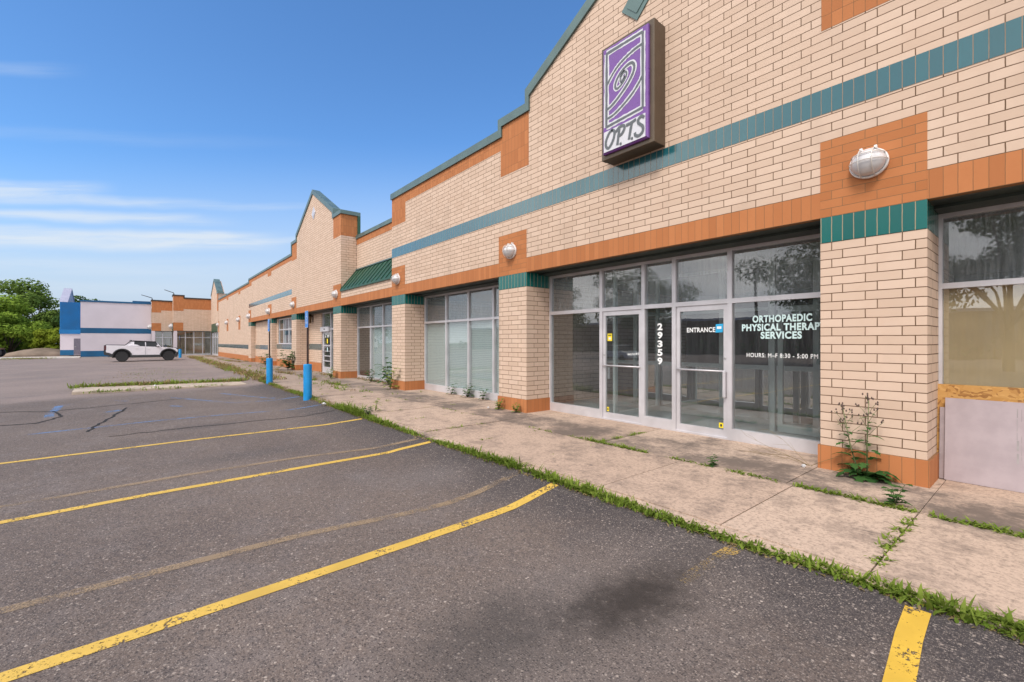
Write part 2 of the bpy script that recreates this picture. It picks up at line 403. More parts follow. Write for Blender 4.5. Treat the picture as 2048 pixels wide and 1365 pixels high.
def concrete():
    m, t = new_mat('concrete'); p = t.obj(); x, y, z = t.xyz(p)
    g = t.add('ShaderNodeNewGeometry')
    isl = g.outputs['Random Per Island']
    n = t.noise(p, 1.6, 6, .65); f = t.noise(p, 45, 4, .7)
    c = t.mix(isl, (.47,.335,.255), (.54,.40,.31))
    c = t.mix(t.ramp(f, .4, .75, 0, .35), c, (.27,.21,.165))
    # black algae stains, strongest in a band under the drip line, thin patches elsewhere
    drip = t.math('MULTIPLY', t.ramp(y, 5.25, 5.5), t.ramp(y, 6.05, 6.6, 1.0, 0.0))
    fine = t.noise(p, 14, 6, .78)
    big_ = t.noise(p, 1.25, 5, .68)
    amt = t.math('ADD', t.math('MULTIPLY', drip, .17), t.math('ADD', t.math('MULTIPLY', t.math('SUBTRACT', fine, .5), .42), big_))
    c = t.mix(t.ramp(amt, .50, .76, 0, .86), c, (.098,.078,.068))
    c = t.mix(t.ramp(t.noise(p, 26, 5, .8), .48, .64, 0, .6), c, (.16,.12,.095))
    c = t.mix(t.ramp(t.noise(p, 2.6, 7, .8), .47, .66, 0, .68), c, (.19,.142,.115))
    c = t.mix(t.ramp(t.noise(p, 8, 6, .8), .56, .70, 0, .6), c, (.11,.085,.07))
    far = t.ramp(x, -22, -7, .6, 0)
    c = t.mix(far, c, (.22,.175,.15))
    c = t.mix(t.ramp(t.noise(p, 210, 2), .68, .75, 0, .5), c, (.09,.075,.07))
    t.put(t.b.inputs['Base Color'], c); t.b.inputs['Roughness'].default_value = .9; t.b.inputs['Specular IOR Level'].default_value = .25
    t.put(t.b.inputs['Normal'], t.bump(f, .25, .003))
    return m
M['concrete'] = concrete()
M['dirt'] = plain('joint_dirt', (.035,.028,.02), .95, 0, .2, .3, 10)
M['soil'] = plain('bare_soil', (.20,.15,.115), .95, 0, .2, .25, .6, .3, 8)
M['verge'] = plain('verge_soil', (.095,.10,.045), .95, 0, .2, .3, .8)

def leaf_mat(name, a, b, trans=.25):
    m = bpy.data.materials.new(name); m.use_nodes = True
    t = NT(m.node_tree); t.n.clear()
    out = t.add('ShaderNodeOutputMaterial')
    g = t.add('ShaderNodeNewGeometry')
    c = t.mix(g.outputs['Random Per Island'], a, b)
    c = t.mix(t.ramp(t.noise(t.obj(), .55, 3), .35, .65, 0, .5), c, tuple(k * .6 for k in a))
    df = t.add('ShaderNodeBsdfDiffuse'); t.put(df.inputs[0], c)
    tl = t.add('ShaderNodeBsdfTranslucent'); t.put(tl.inputs[0], t.mix(.5, c, b))
    mx = t.add('ShaderNodeMixShader'); mx.inputs[0].default_value = trans
    t.l.new(df.outputs[0], mx.inputs[1]); t.l.new(tl.outputs[0], mx.inputs[2]); t.l.new(mx.outputs[0], out.inputs[0])
    return m
M['leaf'] = leaf_mat('leaf_mid', (.095,.155,.035), (.18,.25,.055))
M['leaf_dk'] = leaf_mat('leaf_dark', (.045,.09,.026), (.11,.17,.045))
M['leaf_lt'] = leaf_mat('leaf_light', (.15,.235,.03), (.28,.38,.06))
M['leaf_y'] = leaf_mat('leaf_yellow', (.16,.21,.02), (.26,.31,.04))
M['grass'] = leaf_mat('grass_blade', (.125,.20,.028), (.31,.38,.075), .4)
M['dry'] = leaf_mat('dry_grass', (.24,.18,.085), (.38,.28,.14), .3)
M['weed'] = leaf_mat('weed_leaf', (.040,.105,.030), (.085,.165,.045), .25)
M['bark'] = plain('bark', (.075,.058,.045), .9, 0, .2, .3, 6, .4, 25)
M['stem'] = plain('weed_stem', (.13,.15,.06), .8)
M['bud'] = plain('brown_bud', (.10,.065,.055), .8)

def osb():
    m, t = new_mat('strand_board'); p = t.obj()
    c = None
    cols = [(.43,.21,.050), (.27,.115,.028), (.54,.30,.095)]
    v = t.add('ShaderNodeTexVoronoi'); rot = t.add('ShaderNodeMapping'); t.put(rot.inputs['Vector'], p)
    rot.inputs['Rotation'].default_value = (0, R(35), 0); rot.inputs['Scale'].default_value = (9, 5, 42)
    wv = t.add('ShaderNodeVectorMath', operation='ADD'); t.put(wv.inputs[0], rot.outputs[0])
    nn = t.add('ShaderNodeTexNoise'); t.put(nn.inputs['Vector'], p); nn.inputs['Scale'].default_value = 6
    sc = t.add('ShaderNodeVectorMath', operation='SCALE'); t.put(sc.inputs[0], nn.outputs['Color']); sc.inputs['Scale'].default_value = 9
    t.put(wv.inputs[1], sc.outputs[0]); t.put(v.inputs['Vector'], wv.outputs[0]); v.inputs['Scale'].default_value = 1
    rr = t.xyz(v.outputs['Color'])
    c = t.mix(rr[0], cols[0], cols[2]); c = t.mix(t.ramp(rr[1], .6, .9), c, cols[1])
    t.put(t.b.inputs['Base Color'], c); t.b.inputs['Roughness'].default_value = .75
    t.put(t.b.inputs['Normal'], t.bump(rr[2], .3, .003))
    return m
M['osb'] = osb()

# ------------------------------------------------------------------ ground
def gz(y):
    if y >= 3.55: return -.03
    if y >= 2.8: return -.03 - .09 * (3.55 - y) / .75
    return -.12 - .012 * (2.8 - max(y, -12))
YF, YW, YW2 = 6.375, 7.05, 6.68           # facade plane, window plane, shallow recess

ys = [3.72, 3.55, 3.4, 3.2, 3.0, 2.8, 2, 0, -4, -8, -12, -30, -70]
xs = [30, 12, 4, 0, -4, -8, -12, -16, -20, -26, -36, -50, -67.4]
mb = MB(); idx = {}
for j, y in enumerate(ys):
    for i, x in enumerate(xs): idx[i, j] = mb.addv([(x, y, gz(y))])
for j in range(len(ys)-1):
    for i in range(len(xs)-1): mb.f.append((idx[i,j], idx[i,j+1], idx[i+1,j+1], idx[i+1,j]))
tag(mb.build('asphalt', M['asphalt']), kind='structure')
mb = MB()
mb.quad((-600,-600,-.5), (200,-600,-.5), (200,600,-.5), (-600,600,-.5))
tag(mb.build('ground', M['verge']), kind='structure')
mb = MB(); mb.quad((-67.4,-70,-.30), (-67.4,-14.5,-.28), (-160,-14.5,-.05), (-160,-70,-.05)); mb.quad((-67.4,-14.5,-.28),(-67.4,-5,-.2),(-160,2,-.05),(-160,-14.5,-.05))
tag(mb.build('gravel_yard', M['soil']), kind='structure')
# mound of dirt beside the blue building
mb = MB()
for k in range(7):
    pass
prof = [(2.6,-.3),(2.0,.25),(1.2,.62),(.5,.8),(.05,.85)]
mb.lathe(prof, (-82,-9.6,-.1), 'z', 14, 1.3, 1.6)
tag(mb.build('dirt_mound', M['soil'], smooth='all'), kind='structure')
mb = MB(); mb.box(-71.0, -66.9, -17, -5.25, -.35, -.13); mb.box(-71.0, -67.52, -5.24, -3, -.35, -.02)
tag(mb.build('driveway', plain('pale_concrete', (.55,.50,.47), .9, 0, .2, .1, 1)), kind='structure')

# pavement: two rows of slabs plus a curb nosing
mb = MB(); rnd = random.Random(3)
outer = [7.0, 5.7, 4.4, 3.1, 1.85, .55, -.80, -1.80, -3.08, -4.38, -5.72, -6.85, -8.1, -9.35]
while outer[-1] > -63: outer.append(outer[-1] - rnd.choice((1.25, 1.3, 1.28)))
for a, b in zip(outer, outer[1:]):
    dzz = rnd.uniform(-.006, .006); g = .005
    mb.box(b+g, a-g, 3.735, 5.36-g, -.25, dzz)
    if rnd.random() < .55 or a > -12: pass
inner = [7.0, 3.1, 1.2, -.80, -1.88, -3.22, -4.45, -5.85, -6.9, -8.4, -9.8]
while inner[-1] > -63: inner.append(inner[-1] - rnd.choice((1.5, 1.9, 1.3)))
for a, b in zip(inner, inner[1:]): mb.box(b+.004, a-.004, 5.365, 7.2, -.25, rnd.uniform(-.004, .004))
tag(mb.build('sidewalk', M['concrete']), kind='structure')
mb = MB()
for a, b in zip(outer[::2], outer[2::2]): mb.box(b+.003, a-.003, 3.585, 3.731, -.3, -.006)
tag(mb.build('curb', M['concrete']), kind='structure')
mb = MB(); mb.box(-64, 7.2, 3.60, 7.2, -.4, -.03)
tag(mb.build('joint_bed', M['dirt']), kind='structure')
# apron in front of the far wing
mb = MB(); mb.box(-67.4, -63.2, -.5, 3.58, -.3, -.05)
tag(mb.build('pavement', M['concrete']), kind='structure')
# concrete strip across the lot
mb = MB(); mb.prism([[(-20.1,-1.75),(-19.6,3.5),(-21.6,3.5),(-22.4,-1.85)]], -.3, -.085, 'xy')
tag(mb.build('concrete_strip', plain('pale_strip_concrete', (.42,.34,.27), .9, 0, .2, .2, 3)), kind='structure')

def ribbon(mb, pts, wd, lift=.004):
    """drape a flat strip with the given width along a path on the lot"""
    P = []
    for (x0, y0), (x1, y1) in zip(pts, pts[1:]):
        n = max(2, int(math.hypot(x1-x0, y1-y0) / .18))
        P += [(x0 + (x1-x0)*k/n, y0 + (y1-y0)*k/n) for k in range(n)]
    P.append(pts[-1]); prev = None
    for k, (x, y) in enumerate(P):
        a, b = P[max(k-1, 0)], P[min(k+1, len(P)-1)]
        L = math.hypot(b[0]-a[0], b[1]-a[1]) or 1; nx, ny = -(b[1]-a[1])/L*wd/2, (b[0]-a[0])/L*wd/2
        q = mb.addv([(x+nx, y+ny, gz(y+ny)+lift), (x-nx, y-ny, gz(y-ny)+lift)])
        if prev is not None: mb.f.append((prev, q, q+1, prev+1))
        prev = q
def line(name, pts, wd, mat, lift=.004):
    mb = MB(); ribbon(mb, pts, wd, lift)
    return tag(mb.build(name, mat, normals=False), kind='structure')
line('parking_line', [(-3.36,-9),(-3.36,-1),(-3.39,.6),(-3.42,2.1),(-3.47,3.0),(-3.52,3.50)], .115, M['yellow'])
line('parking_line', [(-6.25,-9),(-6.30,-1.03),(-6.36,.06),(-6.36,1.65),(-6.33,3.0),(-6.25,3.48)], .11, M['yellow'])
line('parking_line', [(-9.36,-9),(-9.38,-1.54),(-9.38,.77),(-9.25,2.8),(-9.02,3.46)], .105, M['yellow'])
line('parking_line', [(-.40,-9),(-.42,1.5),(-.47,2.5),(-.52,3.2),(-.53,3.62)], .115, M['yellow_near'])
line('faded_line', [(-4.2,-9),(-4.22,-.7),(-4.16,1.06),(-4.0,2.0),(-3.98,2.4),(-4.12,3.45)], .10, M['faint'])
line('faded_line', [(-6.85,-9),(-6.9,-1.12),(-6.98,.42),(-6.93,1.75),(-6.6,3.46)], .10, M['faint'])
line('faded_line', [(-1.60,3.28),(-1.55,3.55)], .11, M['faint_end'])
line('faded_line', [(-1.64,2.85),(-1.60,3.28)], .10, M['faint_stub'])
for pts in ([(-11.7,3.46),(-12.1,1.42),(-12.18,.25),(-12.0,-1.63)], [(-13.8,3.46),(-14.3,1.88),(-16.9,.66)], [(-17.2,1.9),(-14.4,2.95)],
            [(-17.2,-.61),(-16.76,-.32)], [(-14.74,.57),(-14.39,.8)]):
    line('blue_line', pts, .085, M['blue_line'])
line('blue_line', [(-17.0,-1.45),(-16.9,-1.7),(-15.96,-1.68),(-15.1,-1.70),(-14.45,-1.62)], .16, M['blue_line'])
line('blue_line', [(-14.5,-.7),(-14.66,-.42)], .2, M['blue_line'])
for pts, wd in (([(-16.6,-6),(-16.33,-2.67),(-15.63,-1.71),(-15.95,-.49),(-16.35,.98)], .045), ([(-15.63,-1.71),(-14.46,-1.4),(-13.52,-1.7),(-13.66,-2.24),(-13.8,-6)], .05),
                ([(-15.11,-.29),(-13.79,-.49),(-12.6,-.68),(-11.59,-.8)], .05), ([(-10.73,-.48),(-10.78,.36),(-10.7,1.57),(-10.6,3.0),(-10.55,3.4)], .03)):
    rr = random.Random(len(pts)); q = []
    for (x0,y0),(x1,y1) in zip(pts, pts[1:]):
        for k in range(6): q.append((x0+(x1-x0)*k/6+rr.uniform(-.04,.04), y0+(y1-y0)*k/6+rr.uniform(-.03,.03)))
    q.append(pts[-1]); line('asphalt_crack', q, wd, M['gravel_dk'], .006)

# ------------------------------------------------------------------ the long brick building
mall = thing('strip_mall', 'long cream brick shop building with orange and teal brick bands and stepped gables', 'building', (-20, 6.375, 0))
OFF = (20, -6.375, 0)
def part(mb, name, mat, parent=None, **k):
    """part of the building, written in world coordinates"""
    o = mb.build(name, mat, parent or mall, **k)
    if not parent: o.location = OFF
    return o
PIL = [(-1.85,-.885), (-8.24,-7.27), (-14.016,-13.06), (-19.93,-18.965), (-26.97,-25.98), (-33.05,-31.98), (-40.06,-39.0)]
T = .30                                      # thickness of the upper wall
# upper wall, gable over the near shop
A_top = [(7,6.21), (-.87,6.21), (-.87,6.45), (-1.82,6.45), (-1.82,6.76), (-4.52,8.16), (-7.22,6.76), (-7.22,6.45), (-8.17,6.45), (-8.17,6.21), (-14.016,6.21)]
part(MB().prism([A_top + [(-14.016,3.03),(7,3.03)]], YF, YF+.7), 'brick_wall', M['brick'])
A_out = [(7,6.40), (-.81,6.40), (-.81,6.64), (-1.76,6.64), (-1.76,6.93), (-4.52,8.37), (-7.28,6.93), (-7.28,6.64), (-8.23,6.64), (-8.23,6.40), (-14.05,6.40)]
A_in = [(-14.05,6.212), (-8.11,6.212), (-8.11,6.452), (-7.16,6.452), (-7.16,6.765), (-4.52,8.15), (-1.88,6.765), (-1.88,6.452), (-.93,6.452), (-.93,6.212), (7,6.212)]
part(MB().prism([A_out + A_in], YF-.045, YF+.78), 'coping', M['coping'])
# set-back wall above the awning
part(MB().box(-18.94, -14.02, YF+.655, YF+.95, 4.2, 5.88), 'brick_wall', M['brick'])
part(MB().box(-18.945, -14.021, YF+.648, YF+.655, 5.63, 5.876), 'parapet_band', M['orange_soldier'])
part(MB().box(-18.96, -14.05, YF+.61, YF+1.0, 5.882, 6.03), 'coping', M['coping'])
part(MB().box(-18.96, -14.02, YF, YF+.6, 3.03, 3.66), 'brick_wall', M['brick'])
# gable over the second shop and the long wall to the far corner
C_top = [(-18.965,6.86), (-26.92,6.86), (-26.92,6.28), (-39.85,6.28), (-39.85,6.04), (-58.0,6.04)]
part(MB().prism([C_top + [(-58.0,0), (-40.061,0), (-40.061,3.03), (-18.965,3.03)]], YF, YF+.68), 'brick_wall', M['brick'])
part(MB().prism([[(-19.93,6.8605), (-19.93,7.13), (-22.93,8.70), (-25.93,7.13), (-25.93,6.8605)]], YF, YF+.26), 'gable_wall', M['brick'])
part(MB().prism([[(-18.90,6.862), (-18.90,7.02), (-19.869,7.02), (-19.869,6.862)]], YF-.045, YF+.80), 'coping', M['coping'])
part(MB().prism([[(-19.87,6.862), (-19.87,7.29), (-22.93,8.89), (-25.99,7.27), (-25.99,7.02), (-26.98,7.02), (-26.98,6.41), (-39.9,6.41), (-39.9,6.17), (-58.0,6.17),
    (-58.0,6.042), (-39.8,6.042), (-39.8,6.282), (-26.86,6.282), (-26.86,6.862), (-25.87,6.862), (-25.87,7.125), (-22.93,8.68), (-19.99,7.125), (-19.99,6.862)]], YF-.045, YF+.30), 'coping', M['coping'])
part(MB().box(-18.963, -18.90, YF+.681, YF+.80, 5.9, 6.86), 'flashing', M['green_metal'])
# far gable in the inner corner
D_top = [(-58.002,6.80), (-58.95,6.80), (-58.95,7.05), (-61.6,8.55), (-64.3,7.05), (-64.49,6.9), (-64.49,2.62), (-58.002,2.62)]
part(MB().prism([D_top], YF-.02, YF+.66), 'brick_wall', M['brick'])
part(MB().prism([[(-57.9,6.96), (-58.9,6.96), (-58.9,7.2), (-61.6,8.74), (-64.49,7.1), (-64.49,6.92), (-61.6,8.54), (-59.0,7.05), (-59.0,6.805), (-57.9,6.805)]], YF-.07, YF+.5), 'coping', M['coping'])
part(MB().box(-58.9, -57.96, YF+.665, YF+1.6, 6.05, 6.80), 'parapet_return', M['green_metal'])
part(MB().box(-58.95, -57.99, YF-.028, YF-.021, 4.9, 6.80), 'orange_panel', M['orange_soldier'])
part(MB().box(-64.2, -58.5, YF-.03, YF-.022, 2.63, 3.6), 'sign_board', M['green_metal'])

# orange courses, panels and teal courses lie 3 mm proud of the wall
E_ = .003
def front(name, mat, x0, x1, z0, z1, e=E_):
    return part(MB().box(x0, x1, YF-e, YF+.02, z0, z1), name, mat)
edges = [7.0] + [v for a, b in PIL for v in (b, a)]
for k in range(len(PIL)):
    xr = edges[0] if k == 0 else PIL[k-1][0]; xl = PIL[k][1]
    part(MB().box(xl+.001, xr-.001, YF-E_, YF+.10, 3.0285, 3.335), 'orange_band', M['orange_soldier'])
for a, b in PIL: front('orange_panel', M['orange'], a, b, 3.0285, 3.95, .006)
for a, b in [(-44.85,-43.85), (-51.8,-50.7), (-58.2,-57.4)]: front('orange_panel', M['orange'], a, b, 2.56, 3.74)
for a, b in [(-44.85,-43.85), (-51.8,-50.7)]: front('orange_panel', M['orange'], a, b, .02, .44, .022)
front('teal_band', M['teal'], -14.014, 7, 4.282, 4.586)
front('teal_band', M['teal'], -39.93, -26.92, 4.15, 4.44)
front('teal_band', M['teal'], -58.0, -40.10, .97, 1.30)
front('parapet_band', M['orange_soldier'], -13.03, -8.17, 5.92, 6.211)
front('parapet_band', M['orange_soldier'], -.87, 7, 5.92, 6.211)
front('parapet_panel', M['orange_soldier'], -14.014, -13.03, 5.315, 6.211)
front('parapet_panel', M['orange_soldier'], -8.17, -7.20, 5.315, 6.451)
front('parapet_panel', M['orange_soldier'], -1.84, -.87, 5.30, 6.451)
front('parapet_panel', M['orange_soldier'], -26.92, -25.90, 5.97, 6.861)
front('parapet_panel', M['orange_soldier'], -19.93, -18.96, 5.965, 6.861)
part(MB().box(-18.965, -18.961, YF+.021, YF+.68, 5.965, 6.86), 'parapet_panel', M['orange_soldier'])
front('parapet_band', M['orange_soldier'], -39.85, -26.92, 6.035, 6.281)
front('parapet_band', M['orange_soldier'], -58.0, -39.85, 5.795, 6.041)
for a, b, z0, z1 in [(-33.12,-32.05,5.795,6.035), (-39.85,-38.8,5.795,6.035), (-44.85,-43.85,5.57,5.795), (-51.8,-50.7,5.57,5.795)]:
    front('parapet_block', M['orange'], a, b, z0, z1)
# base of the long plain wall
part(MB().box(-58.0, -40.10, YF-.02, YF, 0, .44), 'wall_base', M['orange_soldier'])

# pillars
for a, b in PIL:
    p = part(MB().box(a, b, YF, YW+.12, .285, 2.724), 'pillar', M['brick'])
    MB().box(a, b, YF-.006, YW+.11, 2.7245, 3.0275).build('tile_cap', M['teal_cap'], p)
    MB().box(a-.022, b+.022, YF-.022, YW+.11, -.02, .284).build('pillar_base', M['orange_soldier'], p)
# soffits: two boards with a step
pe = [7.0] + [v for a, b in PIL for v in (b, a)]
bays = [(PIL[0][1], 7.0)] + [(PIL[k+1][1], PIL[k][0]) for k in range(len(PIL)-1)]
for k, (a, b) in enumerate(bays):
    yb = YW + .15 if k < 5 else YW2 + .1
    part(MB().prism([[(YF+.101,3.028), (YF+.36,3.028), (YF+.36,2.99), (yb,2.99), (yb,3.06), (YF+.101,3.06)]], a+.004, b-.004, 'yz'), 'soffit', M['soffit'])

# diamond tiles in the gables
for cx, cz, r in [(-4.47,7.185,.305), (-22.8,7.72,.31)]:
    dpart = part(MB().prism([[(cx-r,cz),(cx,cz-r),(cx+r,cz),(cx,cz+r)]], YF-.02, YF+.02), 'gable_tile', M['coping'])
    q = r*.62
    MB().prism([[(cx-q,cz),(cx,cz-q),(cx+q,cz),(cx,cz+q)]], YF-.032, YF-.0205).build('tile_inset', M['coping'] if cx > -10 else M['alu'], dpart)
    if cx < -10: dpart.data.materials[0] = M['alu']  # far tile: pale reflected sky put into the colour by a lighter metal

# green standing-seam awning
aw = part(MB().prism([[(YF-.05,3.61), (YF-.05,3.665), (YF+.645,4.55), (YF+.645,4.40), (YF+.02,3.61)]], -18.955, -14.03, 'yz'), 'awning', M['green_metal'])
for k in range(13):
    x = -18.94 + k*.4085
    MB().prism([[(YF-.05,3.666), (YF-.05,3.705), (YF+.64,4.588), (YF+.64,4.545)]], x, x+.028, 'yz').build('awning_seam', M['green_metal'], aw)
part(MB().box(-18.955, -14.025, YF+.60, YF+.654, 4.551, 4.60), 'awning_flashing', M['coping'])

# ------------------------------------------------------------------ shop windows
def frame(xs_, zs_, y0, y1, skip=(), fw=.0):
    """grid frame with holes. xs_: list of (left, right) openings; zs_: list of (bottom, top) openings"""
def window(x0, x1, mull, z0, z1, sill, trans, top, y=YW, mw=.062, doors=(), dusty=False, shade=None, no_shade=(), glass_low=None):
    """aluminium shopfront: mull = centre lines of the uprights"""
    cols = []; e = [x0] + list(mull) + [x1]
    for a, b in zip(e, e[1:]): cols.append((a + mw/2, b - mw/2))
    outer_l = [(x0,z0), (x1,z0), (x1,z1), (x0,z1)]
    holes = []; panes = []
    for k, (a, b) in enumerate(cols):
        lo = .03 if k in doors else sill
        hz = [(lo, trans - mw/2), (trans + mw/2, top)]
        for j, (c, d_) in enumerate(hz):
            holes.append([(a,c), (a,d_), (b,d_), (b,c)])
            if not (k in doors and j == 0): panes.append((a, b, c, d_, j, k))
    f = part(MB().prism([outer_l] + holes, y, y+.11), 'window', M['alu'])
    ps = {}
    for a, b, c, d_, j, k in panes:
        gm = M['glass_dusty'] if j == 1 else M['glass']
        ps[k, j] = MB().box(a-.006, b+.006, y+.045, y+.053, c-.006, d_+.006).build('pane', gm, f)
        if shade and j == 0 and k not in no_shade:
            part(MB().box(a-.02, b+.02, y+.115, y+.125, c-.03, d_+.03), 'blind', M[shade])
    return f, ps, cols
def louvre():
    m, t_ = new_mat('slatted_blind'); p = t_.obj(); x, y, z = t_.xyz(p)
    s = t_.math('FRACT', t_.math('MULTIPLY', z, 20.0))
    c = t_.mix(t_.ramp(s, 0, .35), (.36,.40,.40), (.60,.655,.65))
    t_.put(t_.b.inputs['Base Color'], c); t_.b.inputs['Roughness'].default_value = .7
    t_.put(t_.b.inputs['Normal'], t_.bump(s, .4, .01)); return m
M['slat'] = louvre()
f0, p0, c0 = window(-.884, 6.99, [.75,2.3,3.85,5.4], 0, 2.988, .2, 2.165, 2.945, shade='paper', dusty=True)
f1, p1, c1 = window(-7.269, -1.851, [-5.80,-4.825,-4.21,-3.26], 0, 2.988, .18, 2.165, 2.945, doors=(1, 3), mw=.072)
f2, p2, c2 = window(-13.059, -8.241, [-11.72,-10.53,-9.365], 0, 2.988, .19, 2.145, 2.945, shade='slat')
f3, p3, c3 = window(-18.964, -14.017, [-17.54,-16.32,-15.2], 0, 2.988, .12, 2.13, 2.945, shade='slat', no_shade=(0,))
f4, p4, c4 = window(-23.72, -19.931, [-22.45,-21.7,-20.8], 0, 2.988, .12, 2.15, 2.945, doors=(0,), mw=.07)

# glazed doors
def door(x0, x1, z1, y, parent_name='door', rail=1.07, handle='right', bottom=.14, stile=.062):
    o = part(MB().prism([[(x0,.03), (x1,.03), (x1,z1), (x0,z1)], [(x0+stile,bottom), (x0+stile,z1-.085), (x1-stile,z1-.085), (x1-stile,bottom)]], y+.02, y+.07), parent_name, M['alu'])
    MB().box(x0+stile-.005, x1-stile+.005, y+.042, y+.05, bottom-.005, z1-.08).build('pane', M['glass'], o)
    MB().tube([(x0+.02,y-.012,rail-.005), (x1-.02,y-.012,rail-.005)], .014, 8).build('push_bar', M['alu'], o, smooth='all')
    hx = x1-.035 if handle == 'right' else x0+.035
    MB().lathe([(.0,0),(.014,0),(.014,-.012),(.0,-.012)], (hx, y+.02, rail+.2), 'y', 12).build('lock', M['steel'], o, smooth='all')
    return o
dl = door(c1[1][0]+.004, c1[1][1]-.004, c1[1] and 2.126, YW, handle='left')
dr = door(c1[3][0]+.004, c1[3][1]-.004, 2.126, YW, handle='right')
MB().box(c1[3][1]-.052, c1[3][1]-.012, YW-.05, YW+.019, .66, 1.06).build('pull_handle', M['alu'], dr, bevel=.006)
MB().box(c1[1][0]+.075, c1[1][0]+.10, YW+.075, YW+.12, .80, 1.02).build('inner_handle', M['alu'], dl)
# stickers and lettering on the glass (outside face)
YG = YW + .0405
def stick(x0, x1, z0, z1, mat, parent, name='sticker', y=YG):
    return MB().box(x0, x1, y, y+.0015, z0, z1).build(name, mat, parent)
s = stick(-5.665, -5.555, 1.545, 1.69, M['yellow_st'], dl)
stick(-5.635, -5.585, 1.572, 1.615, M['pink_st'], dl, y=YG-.002); stick(-5.65, -5.57, 1.648, 1.668, M['blackp'], dl, 'sticker_mark', YG-.002)
stick(-5.69+.01, -5.63, .165, .245, M['yellow_st'], dl); stick(-5.668, -5.642, .185, .225, M['blackp'], dl, 'sticker_mark', YG-.002)
stick(-3.445, -3.375, .165, .245, M['yellow_st'], dr); stick(-3.425, -3.395, .185, .225, M['blackp'], dr, 'sticker_mark', YG-.002)
MB().prism([[(-3.50,1.675),(-3.385,1.68),(-3.375,1.815),(-3.495,1.81)]], YG-.003, YG-.0015).build('sticker', M['cyan_st'], dr)
stick(-3.475, -3.405, 1.735, 1.775, M['vinyl_w'], dr, y=YG-.005)
text('lettering', 'ENTRANCE', -3.99, -3.505, 1.685, 1.765, YG, M['vinyl_w'], dr, .03, space=1.1)
pw = p1[4, 0]
text('lettering', 'ORTHOPAEDIC', -2.935, -2.155, 1.815, 1.922, YG, M['vinyl'], pw, .042, space=1.12)
text('lettering', 'PHYSICAL THERAPY', -3.09, -1.985, 1.69, 1.797, YG, M['vinyl'], pw, .042, space=1.12)
text('lettering', 'SERVICES', -2.82, -2.28, 1.572, 1.679, YG, M['vinyl'], pw, .042, space=1.12)
text('lettering', 'HOURS: M\u2013F 8:30 - 5:00 PM', -3.02, -2.085, 1.298, 1.362, YG, M['vinyl_w'], pw, .018, space=1.16)
for k, ch in enumerate('29359'):
    text('house_number', ch, -4.552, -4.452, 1.735 - k*.152, 1.858 - k*.152, YG, M['vinyl_w'], p1[2, 0], .04)
# door of the second shop
d4 = door(c4[0][0]+.004, c4[0][1]-.004, 2.02, YW, handle='right', bottom=.28, stile=.10)
MB().box(c4[0][0]-.12, c4[0][1]-.05, YW-.09, YW+.0, 2.03, 2.27).build('door_closer', M['alu'], d4, bevel=.01)
MB().lathe([(.0,0),(.05,0),(.05,-.008),(0,-.008)], (-23.15, YW-.09, 2.15), 'y', 14).build('sensor', M['black'], d4)
for z in (1.32, .80, .55): MB().box(c4[0][0]+.104, c4[0][1]-.104, YW+.022, YW+.041, z, z+.05).build('rail', M['alu'], d4)
text('house_number', '29347', -23.42, -22.70, 1.74, 1.94, YW+.035, M['vinyl_w'], d4, .03)
stick(-23.15, -22.98, 1.45, 1.68, M['yellow_st'], d4, y=YW+.036); stick(-23.12, -22.98, 1.02, 1.25, M['vinyl'], d4, y=YW+.036)

# brick infill of the further bays
b4 = part(MB().box(-25.979, -23.80, YW-.02, YW+.2, 0, 2.985), 'brick_wall', M['brick'])
part(MB().box(-25.978, -23.80, YW-.023, YW-.0201, 1.115, 1.42), 'teal_band', M['teal'])
part(MB().box(-25.978, -23.795, YW-.04, YW-.0201, 0, .45), 'wall_base', M['orange_soldier'])
W5 = [(-31.62,1.40), (-31.62,2.95), (-27.35,2.95), (-27.35,1.40)]
part(MB().prism([[(-31.979,0), (-26.971,0), (-26.971,2.985), (-31.979,2.985)], W5], YW2, YW2+.25), 'brick_wall', M['brick'])
part(MB().box(-31.978, -26.972, YW2-E_, YW2, 1.08, 1.385), 'teal_band', M['teal'])
part(MB().box(-31.978, -26.972, YW2-.02, YW2, 0, .44), 'wall_base', M['orange_soldier'])
part(MB().box(-38.999, -33.051, YW2, YW2+.25, 0, 2.985), 'brick_wall', M['brick'])
part(MB().box(-38.998, -33.5, YW2-E_, YW2, .99, 1.30), 'teal_band', M['teal'])
part(MB().box(-38.998, -33.052, YW2-.02, YW2, 0, .44), 'wall_base', M['orange_soldier'])
wx = [-31.62, -30.42, -29.1, -27.9, -27.35]
holes = []; gl = []
for a, b in zip(wx, wx[1:]):
    for c, d_ in ((1.45,2.25), (2.31,2.90)):
        holes.append([(a+.035,c), (a+.035,d_), (b-.035,d_), (b-.035,c)]); gl.append((a+.03, b-.03, c-.005, d_+.005))
f5 = part(MB().prism([[(-31.62,1.40), (-27.35,1.40), (-27.35,2.95), (-31.62,2.95)]] + holes, YW2+.04, YW2+.12), 'window', M['alu'])
for a, b, c, d_ in gl: MB().box(a, b, YW2+.075, YW2+.083, c, d_).build('pane', M['glass'], f5)
part(MB().box(-31.7, -27.3, YW2-.04, YW2+.04, 1.386, 1.415), 'window_sill', M['alu'])
for k in range(4): part(MB().box(-31.5+k*1.1, -30.9+k*1.1, YW2+.3, YW2+.32, 1.3, 3.0), 'blind', M['shade'])
# glazed corner under the far gable
f6, p6, c6 = window(-64.45, -58.06, [-62.9,-61.3,-59.7], 0, 2.61, .15, 2.0, 2.55, y=YF+.05)

